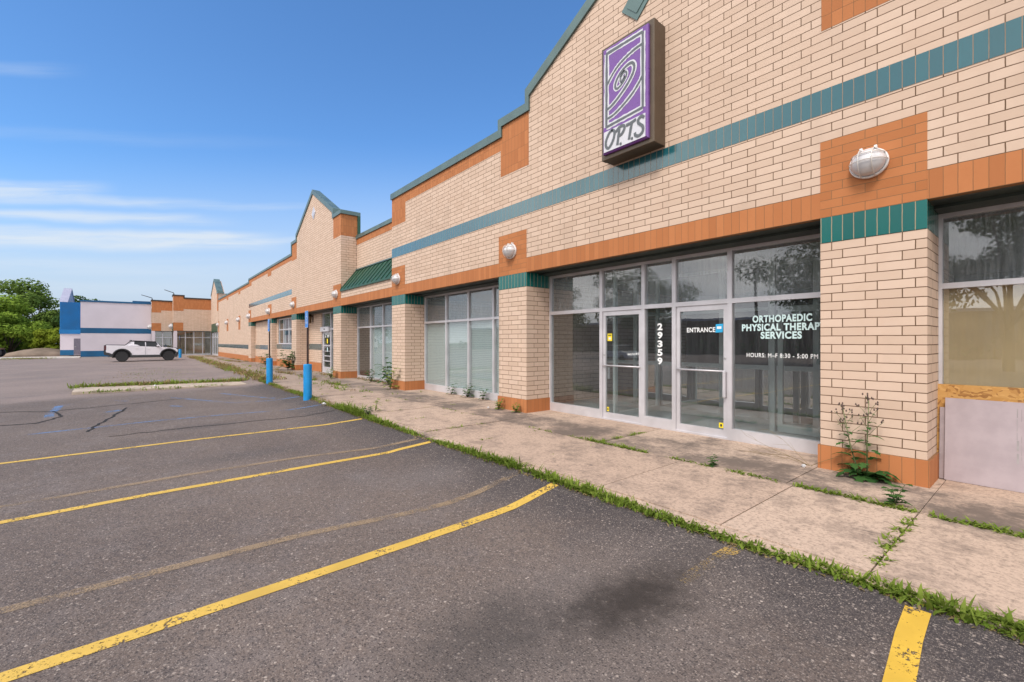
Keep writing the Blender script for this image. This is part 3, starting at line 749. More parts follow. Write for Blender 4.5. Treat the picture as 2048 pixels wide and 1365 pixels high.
# rooms behind the glass: floor, back walls, ceilings
for a, b in [(-1.6,6.99), (-8.0,-1.75), (-13.8,-8.25), (-19.7,-14.05), (-26.7,-19.95), (-33.0,-27.0), (-64.4,-58.1)]:
    lo = YW+.14 if a > -30 else YW2+.27
    part(MB().box(a+.1, b-.1, lo, 14, -.05, .022), 'shop_floor', M['floor_in'])
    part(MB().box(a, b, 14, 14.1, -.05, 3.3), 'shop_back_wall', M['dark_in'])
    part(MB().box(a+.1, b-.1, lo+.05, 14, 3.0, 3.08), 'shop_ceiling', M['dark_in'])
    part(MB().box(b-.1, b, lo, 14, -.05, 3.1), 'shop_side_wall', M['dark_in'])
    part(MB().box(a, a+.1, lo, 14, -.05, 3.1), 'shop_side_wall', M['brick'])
part(MB().box(-58, 7.0, YF+.98, 16, 5.2, 5.4), 'roof', M['dark_in'])  # unseen slab behind the parapet, added to block light from the rooms
part(MB().box(6.98, 7.08, YF, 16, 0, 6.2), 'end_wall', M['brick'])
part(MB().box(-58, 7.0, 15.9, 16, 0, 5.2), 'unseen_rear_wall', M['brick'])  # unseen, added to close the box so the interior stays dark
# entrance lobby: inner glazed screen of the near shop
LY = 8.75
lob = part(MB().prism([[(-7.2,.02), (-1.87,.02), (-1.87,2.95), (-7.2,2.95)]] + [[(a+.05,c), (a+.05,d_), (b-.05,d_), (b-.05,c)] for a, b in zip([-7.2,-6.2,-5.2,-4.2,-3.3,-2.6,-1.87], [-6.2,-5.2,-4.2,-3.3,-2.6,-1.87]) for c, d_ in ((.12,1.02), (1.10,2.1), (2.16,2.9))], LY, LY+.06), 'lobby_screen', M['alu_in'])
for a, b in zip([-7.2,-6.2,-5.2,-4.2,-3.3,-2.6], [-6.2,-5.2,-4.2,-3.3,-2.6,-1.87]):
    MB().box(a+.045, b-.045, LY+.02, LY+.03, .115, 1.025).build('pane', M['glass_mirror'], lob)
part(MB().prism([[(7.2,.02), (LY,.02), (LY,2.95), (7.2,2.95)], [(7.28,.14), (7.28,2.1), (8.68,2.1), (8.68,.14)], [(7.28,2.16), (7.28,2.9), (8.68,2.9), (8.68,2.16)]], -5.62, -5.56, 'yz'), 'lobby_side_screen', M['alu_in'])
part(MB().box(-3.12, -3.04, LY-.55, LY-.47, .02, 2.95), 'lobby_post', M['alu_in'])
part(MB().prism([[(-3.0,.03), (-1.9,.03), (-1.9,2.1), (-3.0,2.1)], [(-2.92,.16), (-2.92,2.02), (-1.98,2.02), (-1.98,.16)]], LY-.54, LY-.49), 'lobby_door', M['alu_in'])

# wall lantern beside the second shop door
ln = thing('wall_lantern', 'dark brass wall lantern on brick beside the second shop door', 'lantern', (-25.27, YW-.02, 2.75))
MB().lathe([(.02,-.24),(.07,-.22),(.09,.10),(.13,.13),(.05,.22),(.01,.27)], (0,-.16,0), 'z', 6).build('lantern_body', plain('brass_dark', (.10,.055,.02), .45, .4), ln)
MB().box(-.05, .05, -.03, 0, -.18, .2).build('back_plate', M['bronze_dk'], ln)
MB().tube([(0,-.01,.12), (0,-.10,.2), (0,-.16,.2)], .014).build('arm', M['bronze_dk'], ln)

# ------------------------------------------------------------------ caged bulkhead lamps
def make_lamp(label):
    r = thing('bulkhead_lamp', label, 'wall lamp', (0,0,0), 0, 'caged white lamps along the brick front')
    MB().lathe([(.0,.0),(.178,.0),(.182,-.025),(.178,-.045),(.170,-.05),(.166,-.045),(.0,-.045)], (0,0,0), 'y', 40, 1, .92).build('lamp_body', M['lamp_white'], r, smooth='all')
    pr = [(.162,-.045)] + [(.162*math.cos(a*math.pi/20), -.05-.145*math.sin(a*math.pi/20)) for a in range(1, 10)] + [(.004,-.196)]
    MB().lathe(pr, (0,0,0), 'y', 36, 1, .90).build('globe', M['lamp_glass'], r, smooth='all')
    mb = MB()
    def arc(fn, n=18): mb.tube([fn(math.pi*k/n) for k in range(n+1)], .0052, 6)
    for xx in (-.062, .062):
        hh = .163*math.sqrt(1-(xx/.176)**2); dd = .166*math.sqrt(1-(xx/.20)**2)
        arc(lambda a: (xx, -.05-dd*math.sin(a), hh*math.cos(a)))
    arc(lambda a: (.174*math.cos(a), -.05-.166*math.sin(a), .0))
    arc(lambda a: (.150*math.cos(a), -.05-.140*math.sin(a), .080))
    mb.build('wire_cage', M['cage'], r, smooth='all')
    mb = MB()
    for xx in (-.066, .066): mb.box(xx-.014, xx+.014, -.058, -.008, .142, .182)
    mb.build('cage_clip', M['lamp_white'], r, bevel=.004)
    return r
lamp_spots = [(-1.372, 3.545, 'large round caged lamp on the orange panel above the right brick pillar'),
    (-7.77, 3.545, 'caged lamp on the orange panel between the entrance bay and the blinds bay'),
    (-13.56, 3.545, 'caged lamp on the orange panel at the right end of the green awning'),
    (-19.50, 3.545, 'caged lamp on the orange corner panel left of the green awning'),
    (-26.50, 3.545, 'caged lamp on the panel at the left edge of the smaller gable'),
    (-32.55, 3.50, 'caged lamp above the pillar behind the far accessible parking sign'),
    (-39.55, 3.48, 'caged lamp above the last pillar where the arcade ends'),
    (-44.36, 3.40, 'caged lamp on the first orange strip of the long plain wall'),
    (-51.25, 3.38, 'caged lamp on the second orange strip of the long plain wall'),
    (-57.9, 3.36, 'caged lamp in the inner corner under the far gable')]
proto = make_lamp(lamp_spots[0][2])
for k, (x, z, lb) in enumerate(lamp_spots):
    o = proto if k == 0 else copy_tree(proto)
    o.location = (x, YF-.006, z); o['label'] = lb
    if k >= 5: o.scale = (1.2, 1.2, 1.2)

# ------------------------------------------------------------------ box sign with the spiral
SX0, SX1, SZ0, SZ1 = -4.96, -3.95, 4.61, 6.50
sg = thing('box_sign', 'purple box sign with white spiral and O.P.T.S in bronze case', 'sign', ((SX0+SX1)/2, YF, SZ0))
so = (-(SX0+SX1)/2, -YF, -SZ0)
SY = YF - .37
def spart(mb, name, mat, **k):
    o = mb.build(name, mat, sg, **k); o.location = so; return o
spart(MB().box(SX0, SX1, SY+.17, YF-.002, SZ0, SZ1), 'sign_case', M['bronze'], bevel=.006)
spart(MB().box(SX0-.006, SX1+.006, SY+.055, SY+.168, SZ0-.006, SZ1+.006), 'sign_rim', M['bronze'], bevel=.008)
FX0, FX1, FZ0, FZ1 = SX0+.062, SX1-.072, SZ0+.068, SZ1-.062
mb = MB(); g = .03
i = mb.addv([(FX0,SY+.015,FZ0),(FX1,SY+.015,FZ0),(FX1,SY+.015,FZ1),(FX0,SY+.015,FZ1),(FX0+g,SY-.01,FZ0+g),(FX1-g,SY-.01,FZ0+g),(FX1-g,SY-.01,FZ1-g),(FX0+g,SY-.01,FZ1-g),
    (FX0,SY+.054,FZ0),(FX1,SY+.054,FZ0),(FX1,SY+.054,FZ1),(FX0,SY+.054,FZ1)])
mb.f += [(4,5,6,7),(0,1,5,4),(1,2,6,5),(2,3,7,6),(3,0,4,7),(8,9,1,0),(9,10,2,1),(10,11,3,2),(11,8,0,3),(11,10,9,8)]
face = spart(mb, 'sign_face', M['purple'])
AX0, AX1, AZ0, AZ1 = FX0+g+.012, FX1-g-.012, FZ0+g+.012, FZ1-g-.012   # artwork area
def art(u, v): return (AX0 + u*(AX1-AX0), AZ0 + v*(AZ1-AZ0))
def stroke(mb, pts, wd, y, jit=0.0, seed=1, wf=None):
    """hand-drawn line of varying width on the sign face"""
    rr = random.Random(seed)
    P = [Vector((*art(u, v), 0)) for u, v in pts]; prev = None
    for k, p in enumerate(P):
        dd = P[min(k+1, len(P)-1)] - P[max(k-1, 0)]
        dd = dd.normalized() if dd.length else Vector((1,0,0)); n = Vector((-dd.y, dd.x, 0))
        ww = (wf(k/(len(P)-1)) if wf else 1) * wd/2 * (1 + rr.uniform(-jit, jit))
        a, b = p + n*ww, p - n*ww
        q = mb.addv([(a.x, y, a.y), (b.x, y, b.y)])
        if prev is not None: mb.f.append((prev, q, q+1, prev+1))
        prev = q
def seg(pts, n=10):
    out = []
    for (a,b),(c,d_) in zip(pts, pts[1:]): out += [(a+(c-a)*k/n, b+(d_-b)*k/n) for k in range(n)]
    return out + [pts[-1]]
def smooth_path(pts, n=8):
    out = []; P = [pts[0]] + list(pts) + [pts[-1]]
    for k in range(1, len(P)-2):
        p0, p1, p2, p3 = P[k-1:k+3]
        for j in range(n):
            s_ = j/n
            out.append(tuple(.5*(2*p1[i]+(p2[i]-p0[i])*s_+(2*p0[i]-5*p1[i]+4*p2[i]-p3[i])*s_*s_+(3*p1[i]-p0[i]-3*p2[i]+p3[i])*s_**3) for i in (0,1)))
    return out + [pts[-1]]
y1, y2, y3 = SY-.0115, SY-.0125, SY-.019
strokes = []
B0, B1, BL, BR = .235, .965, .055, .95                      # frame of the emblem
for k, pp in enumerate([[(BL,B0),(BL+.01,B1)], [(BL,B1),(BR,B1)], [(BR,B1),(BR,B0+.03)], [(BL,B0),(BR,B0+.03)]]): strokes.append((seg(pp, 12), .034, 5+k))
strokes.append((smooth_path([(.06,.64),(.16,.70),(.34,.775),(.58,.825),(.80,.85),(.95,.855)]), .03, 12))
strokes.append((smooth_path([(.06,.315),(.24,.325),(.46,.37),(.70,.44),(.86,.51),(.95,.565)]), .03, 13))
sp = [(.06,.405),(.22,.43),(.42,.49),(.60,.56),(.72,.63),(.755,.69),(.70,.735),(.58,.735),(.44,.705),(.33,.655),(.285,.60),(.315,.565),(.40,.57),(.50,.605),(.565,.645),(.56,.68),(.50,.685),(.44,.66),(.41,.625),(.44,.61),(.49,.63),(.51,.652)]
mbw, mbg = MB(), MB()
for kk, (pts, wd, sd) in enumerate(strokes):
    stroke(mbw, pts, wd*2.5+.012, y1-kk*.00025, .14, sd); stroke(mbg, pts, wd*1.25, y2-kk*.00025-.002, .2, sd+30)
sp_s = smooth_path(sp, 6)
stroke(mbw, sp_s, .092, y1-.002, .05, 3, lambda s_: 1 if s_ < .3 else max(.62, 1.25 - .75*s_)); stroke(mbg, sp_s, .042, y2-.0042, .12, 4, lambda s_: 1 if s_ < .4 else max(.55, 1.3 - .85*s_))
mbw.quad((art(-.01,-.01)[0], y1-.0022, art(0,-.012)[1]), (art(1.01,0)[0], y1-.0022, art(0,-.012)[1]), (art(1.01,0)[0], y1-.0022, art(0,.205)[1]), (art(-.01,0)[0], y1-.0022, art(0,.19)[1]))
mbw.build('white_artwork', M['sign_white'], face, normals=False)
mbg.build('grey_linework', M['sign_grey'], face, normals=False)
mbl = MB(); lw = .046
def lt(pts, sd): stroke(mbl, smooth_path(pts, 8), lw, y3-sd*.0003, .1, sd)
lt([(.22,.185),(.13,.16),(.055,.10),(.05,.045),(.11,.018),(.19,.045),(.255,.10),(.27,.155),(.20,.185)], 1)      # O
lt([(.40,.178),(.375,.11),(.345,.012)], 2); lt([(.30,.145),(.40,.178),(.50,.175),(.52,.145),(.46,.105),(.37,.092)], 3)   # P
lt([(.70,.165),(.665,.10),(.63,.02)], 4); lt([(.56,.165),(.68,.168),(.80,.182)], 5)                                # T
lt([(.985,.165),(.93,.188),(.86,.172),(.85,.140),(.90,.115),(.955,.085),(.95,.042),(.87,.018),(.79,.03),(.77,.06)], 6)                    # S
for u, v in ((.425,.012),(.70,.018)):
    mbl.lathe([(.0,0),(.023,0),(.0,-.001)], (*[art(u,v)[0]], y3, art(u,v)[1]), 'y', 12)
mbl.build('lettering', M['sign_grey'], face, normals=False)

# ------------------------------------------------------------------ boards leaning on the right-hand window
def board(name, label, cat, x0, x1, h, y_bot, y_top, th, mat, rz=0):
    r = thing(name, label, cat, (x0, y_bot, 0.006), rz)
    ang = math.atan2(y_top - y_bot, h); L = h / math.cos(ang)
    mb = MB().box(0, x1-x0, 0, th, 0, L)
    o = mb.build('panel', mat, r, bevel=.002); o.rotation_euler = (-ang, 0, 0)
    return r, o
board('strand_board', 'orange strand board sheet standing behind the grey boards on the right', 'board', -.905, 1.55, 1.045, 6.915, 7.02, .012, M['osb'])
board('cement_board', 'narrow grey board edge showing behind the front grey board', 'board', -.86, .6, .79, 6.885, 6.95, .012, M['cement_edge'])
rb, ob = board('cement_board', 'large pale grey cement board in front of the strand board', 'board', -.815, 1.4, .90, 6.86, 6.94, .012, M['cement'])
mb = MB(); rr = random.Random(5)
for col_, x in enumerate((.535, .565, .60, .625)):
    z = .22 + rr.uniform(0, .1)
    while z < .82:
        L = rr.uniform(.02, .13); wdt = rr.choice((.004, .007, .016))
        if not (.55 < z < .6): mb.quad((x, -.0012, z), (x+wdt, -.0012, z), (x+wdt, -.0012, min(z+L, .84)), (x, -.0012, min(z+L, .84)))
        z += L + rr.uniform(.006, .03)
mb.build('printed_marks', M['print'], ob, normals=False)

# ------------------------------------------------------------------ blue bollards with accessible-parking signs
def make_bollard(label):
    r = thing('bollard', label, 'bollard', (0,0,0), 0, 'blue bollards with sign posts')
    MB().lathe([(.105,-.15),(.108,.0),(.108,.925),(.104,.945),(.085,.955),(.0,.956)], (0,0,0), 'z', 28).build('post_sleeve', M['bollard'], r, smooth=True)
    MB().prism([[(-.028,-.02),(.028,-.02),(.028,.02),(.022,.02),(.022,-.012),(-.022,-.012),(-.022,.02),(-.028,.02)]], .94, 2.36, 'xy').build('sign_post', M['post'], r)
    s = MB().box(-.15, .15, -.028, -.0245, 1.94, 2.40).build('sign_plate', M['sign_back'], r)
    MB().box(-.148, .148, -.0305, -.0282, 1.942, 2.398).build('sign_face', M['sign_blue'], s)
    mb = MB()
    mb.prism([[(-.148,1.942),(.148,1.942),(.148,2.398),(-.148,2.398)],[(-.138,1.952),(-.138,2.388),(.138,2.388),(.138,1.952)]], -.0315, -.0308)
    def sq(pts): mb.prism([pts], -.0315, -.0308)
    sq([(-.03,2.355),(.0,2.355),(.0,2.325),(-.03,2.325)])                                          # head of the wheelchair symbol
    sq([(-.03,2.315),(-.008,2.315),(.0,2.25),(.055,2.25),(.085,2.19),(.065,2.18),(.045,2.228),(-.025,2.228)])
    for k in range(14):
        a, b = math.pi*(.75+k*.088), math.pi*(.75+(k+1)*.088)
        mb.quad(*[(-.012+rr_*math.cos(q), -.0315, 2.205+rr_*math.sin(q)) for rr_, q in ((.068,a),(.068,b),(.052,b),(.052,a))])
    mb.box(-.11, .11, -.0315, -.0308, 2.075, 2.085)
    mb.build('sign_symbol', M['sign_white'], s, normals=False)
    text('lettering', 'RESERVED', -.10, .10, 2.095, 2.12, -.0318, M['sign_white'], s)
    text('lettering', 'PARKING', -.10, .10, 2.035, 2.065, -.0318, M['sign_white'], s)
    return r
bl = make_bollard('nearest blue bollard carrying a tall brown post with a blue parking sign')
bl.location = (-12.94, 3.46, -.03)
b2_ = copy_tree(bl); b2_.location = (-18.60, 3.64, -.03); b2_['label'] = 'middle blue bollard at the end of the concrete strip with a parking sign'
b3_ = copy_tree(bl); b3_.location = (-56.9, 2.96, -.10); b3_['label'] = 'far blue bollard just in front of the nose of the white pickup'
b3_.scale = (1.15, 1.15, .93)

# ------------------------------------------------------------------ white pickup truck
def make_truck():
    r = thing('pickup_truck', 'white crew cab pickup truck with black arches parked nose to the far wing', 'pickup truck', (-51.05, .1, 0))
    white = plain('truck_white', (.72,.68,.72), .25, 0, .5, .03, 2, coat=.6); blk = M['blackp']
    k = .00311
    def P(zx, zy, base=None):
        b = 588 - (zx-580)*31/1020
        return ((zx-1092)*k, (b-zy)*.0040)
    W2 = .98
    def arc(cx, cz, rad, a0, a1, n=10): return [(cx+rad*math.cos(a0+(a1-a0)*j/n), cz+rad*math.sin(a0+(a1-a0)*j/n)) for j in range(n+1)]
    ry, fy, wz, wr = (580-1092)*k, (1600-1092)*k, .44, .44
    body = [P(255,245), P(640,245), P(1340,256), P(1440,255), P(1760,272), P(1805,305), P(1812,345), P(1790,400)]
    body += [(fy+.64,.62)] + arc(fy, wz+.02, .60, R(18), R(162), 12) + [(fy-.60,.42), (ry+.62,.42)] + arc(ry, wz+.02, .60, R(18), R(162), 12) + [(ry-.66,.62), P(250,395)]
    mb = MB().prism([body], -W2, W2, 'yz'); mb.build('body', white, r, bevel=.05)
    cab = [P(640,246), P(740,152), P(830,143), P(1310,147), P(1430,252)]
    cb = MB()
    n = len(cab)
    lo = [( W2-.02, *p) for p in cab]; hi_in = .13
    top = {1, 2, 3}
    def xin(i, s): return s * (W2 - .03 - (hi_in if i in top else 0))
    i0 = cb.addv([(xin(i, 1), *cab[i]) for i in range(n)] + [(xin(i, -1), *cab[i]) for i in range(n)])
    cb.f += [tuple(range(i0, i0+n)), tuple(range(i0+2*n-1, i0+n-1, -1))] + [(i0+i, i0+n+i, i0+n+(i+1) % n, i0+(i+1) % n) for i in range(n)]
    cb.build('cab', white, r, bevel=.03)
    # roof and rails in black
    MB().prism([[P(735,158), P(740,142), P(830,131), P(1310,136), P(1330,158), P(1300,156), P(840,152)]], -.868, .868, 'yz').build('roof_panel', M['black'], r, bevel=.015)
    MB().prism([[P(245,246), P(245,236), P(640,231), P(742,146), P(750,153), P(650,246)]], -.93, .93, 'yz').build('bed_cover', blk, r, bevel=.01)
    for s in (-1, 1):
        def side_x(z, extra=.012):
            zb, zt = 1.27, 1.70
            f_ = min(1, max(0, (z-zb)/(zt-zb))); return s*(W2 - .03 - hi_in*f_ + extra)
        for wpts in ([(828,254),(1075,254),(1065,151),(838,151)], [(1090,254),(1395,254),(1312,152),(1090,152)]):
            mb = MB(); q = [P(*a) for a in wpts]
            mb.quad(*[(side_x(z), y, z) for y, z in q]); i1 = mb.addv([(side_x(z, -.01), y, z) for y, z in q])
            mb.f += [(i1+3, i1+2, i1+1, i1)] + [(a, (a+1) % 4, i1+(a+1) % 4, i1+a) for a in range(4)]
            mb.build('side_window', M['car_glass'] if False else M['tint'], r)
        MB().box(*sorted((s*(W2-.02), s*(W2+.015))), P(1080,0)[0]-.006, P(1080,0)[0]+.006, .58, 1.24).build('door_seam', blk, r)
        for zx in (880, 1150):
            a, b = P(zx, 297); MB().box(*sorted((s*W2, s*(W2+.03))), a-.10, a+.10, b-.018, b+.018).build('door_handle', M['lamp_white'], r, bevel=.008)
        # flares
        for cy in (ry, fy):
            mb = MB().prism([arc(cy, wz+.02, .655, R(8), R(172), 16) + arc(cy, wz+.02, .565, R(172), R(8), 16)], s*(W2-.06), s*(W2+.05), 'yz')
            mb.build('wheel_arch', blk, r, bevel=.015)
            wh = MB().lathe([(.26,-.15),(.40,-.155),(.435,-.11),(.44,0),(.435,.11),(.40,.155),(.26,.15)], (s*(W2-.14), cy, wz), 'x', 32).build('wheel', M['black'], r, smooth=True)
            MB().lathe([(.0,s*.09),(.08,s*.10),(.10,s*.06),(.22,s*.07),(.262,s*.145),(.27,s*.10),(.27,-s*.1),(.0,-s*.1)], (s*(W2-.14), cy, wz), 'x', 24).build('rim', plain('rim_dark', (.06,.06,.065), .35, .5), wh, smooth=True)
            for q in range(6):
                a = q*math.pi/3
                MB().tube([(s*(W2-.14+.105), cy+.07*math.cos(a), wz+.07*math.sin(a)), (s*(W2-.14+.10), cy+.235*math.cos(a), wz+.235*math.sin(a))], [.03,.02], 6).build('spoke', plain('spoke_grey', (.30,.30,.30), .35, .6) if q == 0 and cy == ry and s == -1 else bpy.data.materials['spoke_grey'], wh)
        a, b = P(1345, 228); mr = MB().box(*sorted((s*(W2+.02), s*(W2+.24))), a-.06, a+.07, b-.07, b+.07).build('wing_mirror', white, r, bevel=.03)
        MB().box(*sorted((s*(W2-.05), s*(W2+.10))), a-.03, a+.03, b-.13, b-.06).build('mirror_arm', blk, mr)
        MB().box(*sorted((s*(W2-.02), s*(W2+.05))), ry+.55, fy-.55, .34, .56).build('sill', blk, r, bevel=.03)
        a, b = P(235, 305); MB().box(*sorted((s*(W2-.25), s*(W2+.01))), a-.06, a+.07, b-.16, b+.17).build('tail_light', plain('tail_red', (.10,.02,.03), .3), r, bevel=.02)
        a, b = P(1800, 322); MB().box(*sorted((s*(W2-.40), s*(W2-.01))), a-.06, a+.03, b-.05, b+.05).build('headlight', plain('headlight_clear', (.55,.50,.5), .15), r, bevel=.015)
    MB().prism([[P(205,400), P(208,255), P(250,238), P(262,250), P(262,400)]], -W2+.01, W2-.01, 'yz').build('tailgate', blk, r, bevel=.02)
    MB().prism([[P(203,400), P(262,396), P(330,410), P(400,440), P(390,500), P(330,470), P(215,452)]], -W2-.02, W2+.02, 'yz').build('rear_bumper', blk, r, bevel=.02)
    MB().prism([[P(1740,400), P(1800,350), P(1828,352), P(1826,400), P(1775,470), P(1720,470)]], -W2-.02, W2+.02, 'yz').build('front_bumper', blk, r, bevel=.02)
    MB().box(-.80, .80, -2.25, 2.2, .34, 1.15).build('chassis', M['black'], r)
    a, b = P(1340, 146); c, d_ = P(1432, 248)
    mb = MB(); mb.quad((-.78,a+.015,b+.005), (.78,a+.015,b+.005), (.90,c+.012,d_+.012), (-.90,c+.012,d_+.012)); mb.quad((-.78,a+.0,b-.01), (.78,a+.0,b-.01), (.90,c,d_), (-.90,c,d_))
    mb.build('windscreen', M['tint'], r)
    a, b = P(755, 128); MB().box(.25, .45, a-.08, a+.10, b-.035, b+.02).build('roof_antenna', blk, r, bevel=.015)
    a, b = P(1385, 252)
    return r
M['tint'] = plain('tinted_glass', (.02,.021,.025), .12, 0, .25, .05, 2)
truck = make_truck(); truck.location = (-51.05, .24, -.155); truck.scale = (1, .985, 1.0)

# ------------------------------------------------------------------ far wing of the same brick, three stores
def wing(name, label, X, y0, y1, ztop, blk, zb, loblk, pil, wins, trans, wz1):
    r = thing(name, label, 'building', (X, (y0+y1)/2, -.03)); off = (-X, -(y0+y1)/2, .03)
    def p(mb, n, m, **k):
        o = mb.build(n, m, r, **k); o.location = off; return o
    def fr(n, m, a, b, z0, z1, e=.004): return p(MB().box(X-.02, X+e, a, b, z0, z1), n, m)
    lip = loblk[0]
    p(MB().prism([[(y0,loblk[2]), (y1,loblk[2]), (y1,ztop), (blk[1],ztop), (blk[1],blk[3]), (y0,blk[3])]], X-1.6, X, 'yz'), 'brick_wall', M['brick'])
    fr('parapet_panel', M['orange_soldier'], blk[0], blk[1], blk[2], blk[3]-.002, .006)
    fr('parapet_band', M['orange_soldier'], blk[1]+.001, y1, zb, ztop-.002)
    fr('orange_panel', M['orange'], loblk[0], loblk[1], loblk[2]-.002, loblk[3], .006)
    p(MB().prism([[(y0-.06,blk[3]+.002), (blk[1]+.05,blk[3]+.002), (blk[1]+.05,ztop+.002), (y1,ztop+.002), (y1,ztop+.16), (blk[1]+.11,ztop+.16), (blk[1]+.11,blk[3]+.15), (y0-.06,blk[3]+.15)]], X-1.65, X+.05, 'yz'), 'coping', M['bronze_dk'])
    pl = p(MB().box(X-1.2, X-.004, pil[0], pil[1], -.03, loblk[2]-.004), 'pilaster', M['white_paint'])
    e = [pil[1]] + wins + [y1]; holes = []; gls = []
    for a, b in zip(e, e[1:]):
        for c, d_ in ((.12, trans-.03), (trans+.03, wz1-.05)):
            holes.append([(a+.04,c), (a+.04,d_), (b-.04,d_), (b-.04,c)]); gls.append((a+.035, b-.035, c-.005, d_+.005))
    f = p(MB().prism([[(pil[1]+.001,-.03), (y1,-.03), (y1,wz1), (pil[1]+.001,wz1)]] + holes, X-.55, X-.45, 'yz'), 'window', M['alu'])
    for a, b, c, d_ in gls: MB().box(X-.50, X-.492, a, b, c, d_).build('pane', M['glass'], f)
    p(MB().box(X-5, X-4.9, y0, y1+1, -.03, 3.2), 'shop_back_wall', M['paper'])
    p(MB().box(X-4.9, X-.56, y0+.3, y1+1, -.05, .0), 'shop_floor', M['floor_in'])
    p(MB().box(X-4.9, X-.56, y0+.3, y1+1, 2.9, 3.0), 'shop_ceiling', M['dark_in'])
    p(MB().box(X-.44, X-.01, pil[1], y1, loblk[2]-.06, loblk[2]-.004), 'soffit', M['soffit'])
    return r, p
wA, pA = wing('wing_shop', 'brick shop wing with tall orange parapet next to the inner corner', -64.5, 2.72, 6.35, 6.52, (2.72,3.68,5.10,6.80), 5.32, (2.72,3.65,2.80,3.75), (2.78,3.08), [3.87,4.69,5.56], 2.03, 2.77)
wB, pB = wing('wing_shop', 'narrow brick shop wing with orange parapet joining the white building', -66.0, .80, 2.718, 6.17, (.80,1.67,4.90,6.20), 5.14, (.80,1.67,2.78,3.68), (.80,1.12), [1.82], 2.02, 2.76)
pA(MB().box(-66.0, -64.505, 2.68, 2.715, 2.80, 3.7), 'side_fascia', M['green_metal'])
for X, y, z, lb in [(-64.5, 2.3, 3.30, 'caged lamp on the side of the taller orange wing'), (-66.0, .42, 3.22, 'caged lamp at the edge of the white and blue building')]:
    o = copy_tree(proto); o.location = (X-.3, y+.3, z); o.rotation_euler = (0,0,R(45)); o['label'] = lb; o.scale = (1.6,1.6,1.6)
# slanted rods above the parapets
for y, z, L, lb in [(2.78, 6.95, .85, 'slanted rod standing on the taller orange parapet'), (.84, 6.35, .95, 'slanted rod standing on the lower orange parapet')]:
    r = thing('roof_rod', lb, 'rod', (-65.2 if y > 2 else -66.7, y, z))
    MB().tube([(0,.06,0),(0,0,.25),(0,-L,.55)], [.045,.04,.03], 6).build('rod', M['bronze_dk'], r)
    MB().tube([(0,0,-.12),(0,.03,.18)], .05, 6).build('bracket', M['bronze_dk'], r)

# white and blue store
st = thing('white_store', 'white painted store with blue bands and a blue metal clad corner', 'building', (-69, -3, -.1)); so2 = (69, 3, .1)
def sp_(mb, n, m, parent=None, **k):
    o = mb.build(n, m, parent or st, **k)
    if not parent: o.location = so2
    return o
X = -67.5
sp_(MB().box(X-12, X, -5.2, .78, -.12, 5.90), 'white_wall', M['white_paint'])
sp_(MB().box(X-12.05, X+.06, -5.26, .78, 5.902, 6.08), 'roof_edge', M['blue_paint'])
sp_(MB().box(X-.01, X+.012, -5.20, .78, 2.47, 3.05), 'blue_band', M['blue_paint'])
sp_(MB().box(X-.01, X+.015, -5.20, .78, -.11, .53), 'blue_base', M['blue_paint'])
sp_(MB().box(X-2.6, X-1.0, -.9, .77, 6.085, 6.30), 'roof_unit', M['blue_paint'])
K = -71.0
sp_(MB().box(K-8, K, -7.13, -5.27, .0, 2.42), 'white_wall', M['white_paint'])
mb = MB(); n = 22; prof = []
for k in range(n):
    a = -7.14 + k*1.87/n; b = 1.87/n
    prof += [(a, K+.02), (a+b*.55, K+.02), (a+b*.6, K+.06), (a+b*.95, K+.06)]
mb.prism([[(q, p) for p, q in prof] + [(K-8, -5.27), (K-8, -7.14)]], 2.92, 6.0, 'xy')
sp_(mb, 'metal_cladding', M['blue_metal'])
sp_(MB().box(K-8, K+.08, -7.18, -5.27, 2.42, 2.915), 'blue_band', M['blue_metal'])
sp_(MB().box(K-.02, K+.012, -7.13, -6.03, .0, .60), 'blue_base', M['blue_paint'])
dd = sp_(MB().box(K-.02, K+.03, -6.02, -5.40, .05, 1.90), 'service_door', M['grey_door'])
MB().box(K+.031, K+.08, -5.96, -5.82, .92, .98).build('door_handle', M['steel'], dd)
sp_(MB().prism([[(-71.05,6.0), (-75.0,7.80), (-78.6,6.0)]], -7.14, -6.55, 'xz'), 'gable', M['lav'])
sp_(MB().prism([[(-70.95,6.0), (-75.0,7.90), (-78.7,6.0), (-78.55,6.0), (-75.0,7.802), (-71.06,6.0)]], -7.20, -6.50, 'xz'), 'gable_coping', M['lav'])

# ------------------------------------------------------------------ trees
def leaves(mb, centre, rad, n, size, rnd, flat=1.0, shell=.55):
    for _ in range(n):
        d_ = Vector((rnd.gauss(0,1), rnd.gauss(0,1), rnd.gauss(0,1)))
        if d_.length < 1e-4: continue
        d_.normalize(); rr = (shell + (1-shell)*rnd.random()**.7) if rnd.random() < .8 else rnd.random()
        p = Vector(centre) + Vector((d_.x*rad[0]*rr, d_.y*rad[1]*rr, d_.z*rad[2]*rr))
        s = size*rnd.uniform(.55, 1.25)
        nrm = (d_ + Vector((rnd.uniform(-.8,.8), rnd.uniform(-.8,.8), rnd.uniform(-.2,1.0)))).normalized()
        a = nrm.orthogonal().normalized(); a.rotate(Matrix.Rotation(rnd.uniform(0, 6.28), 3, nrm)); b = nrm.cross(a)
        a *= s*.5; b *= s*.32
        mb.quad(p-a, p-a*.1-b, p+a, p+a*.1+b)
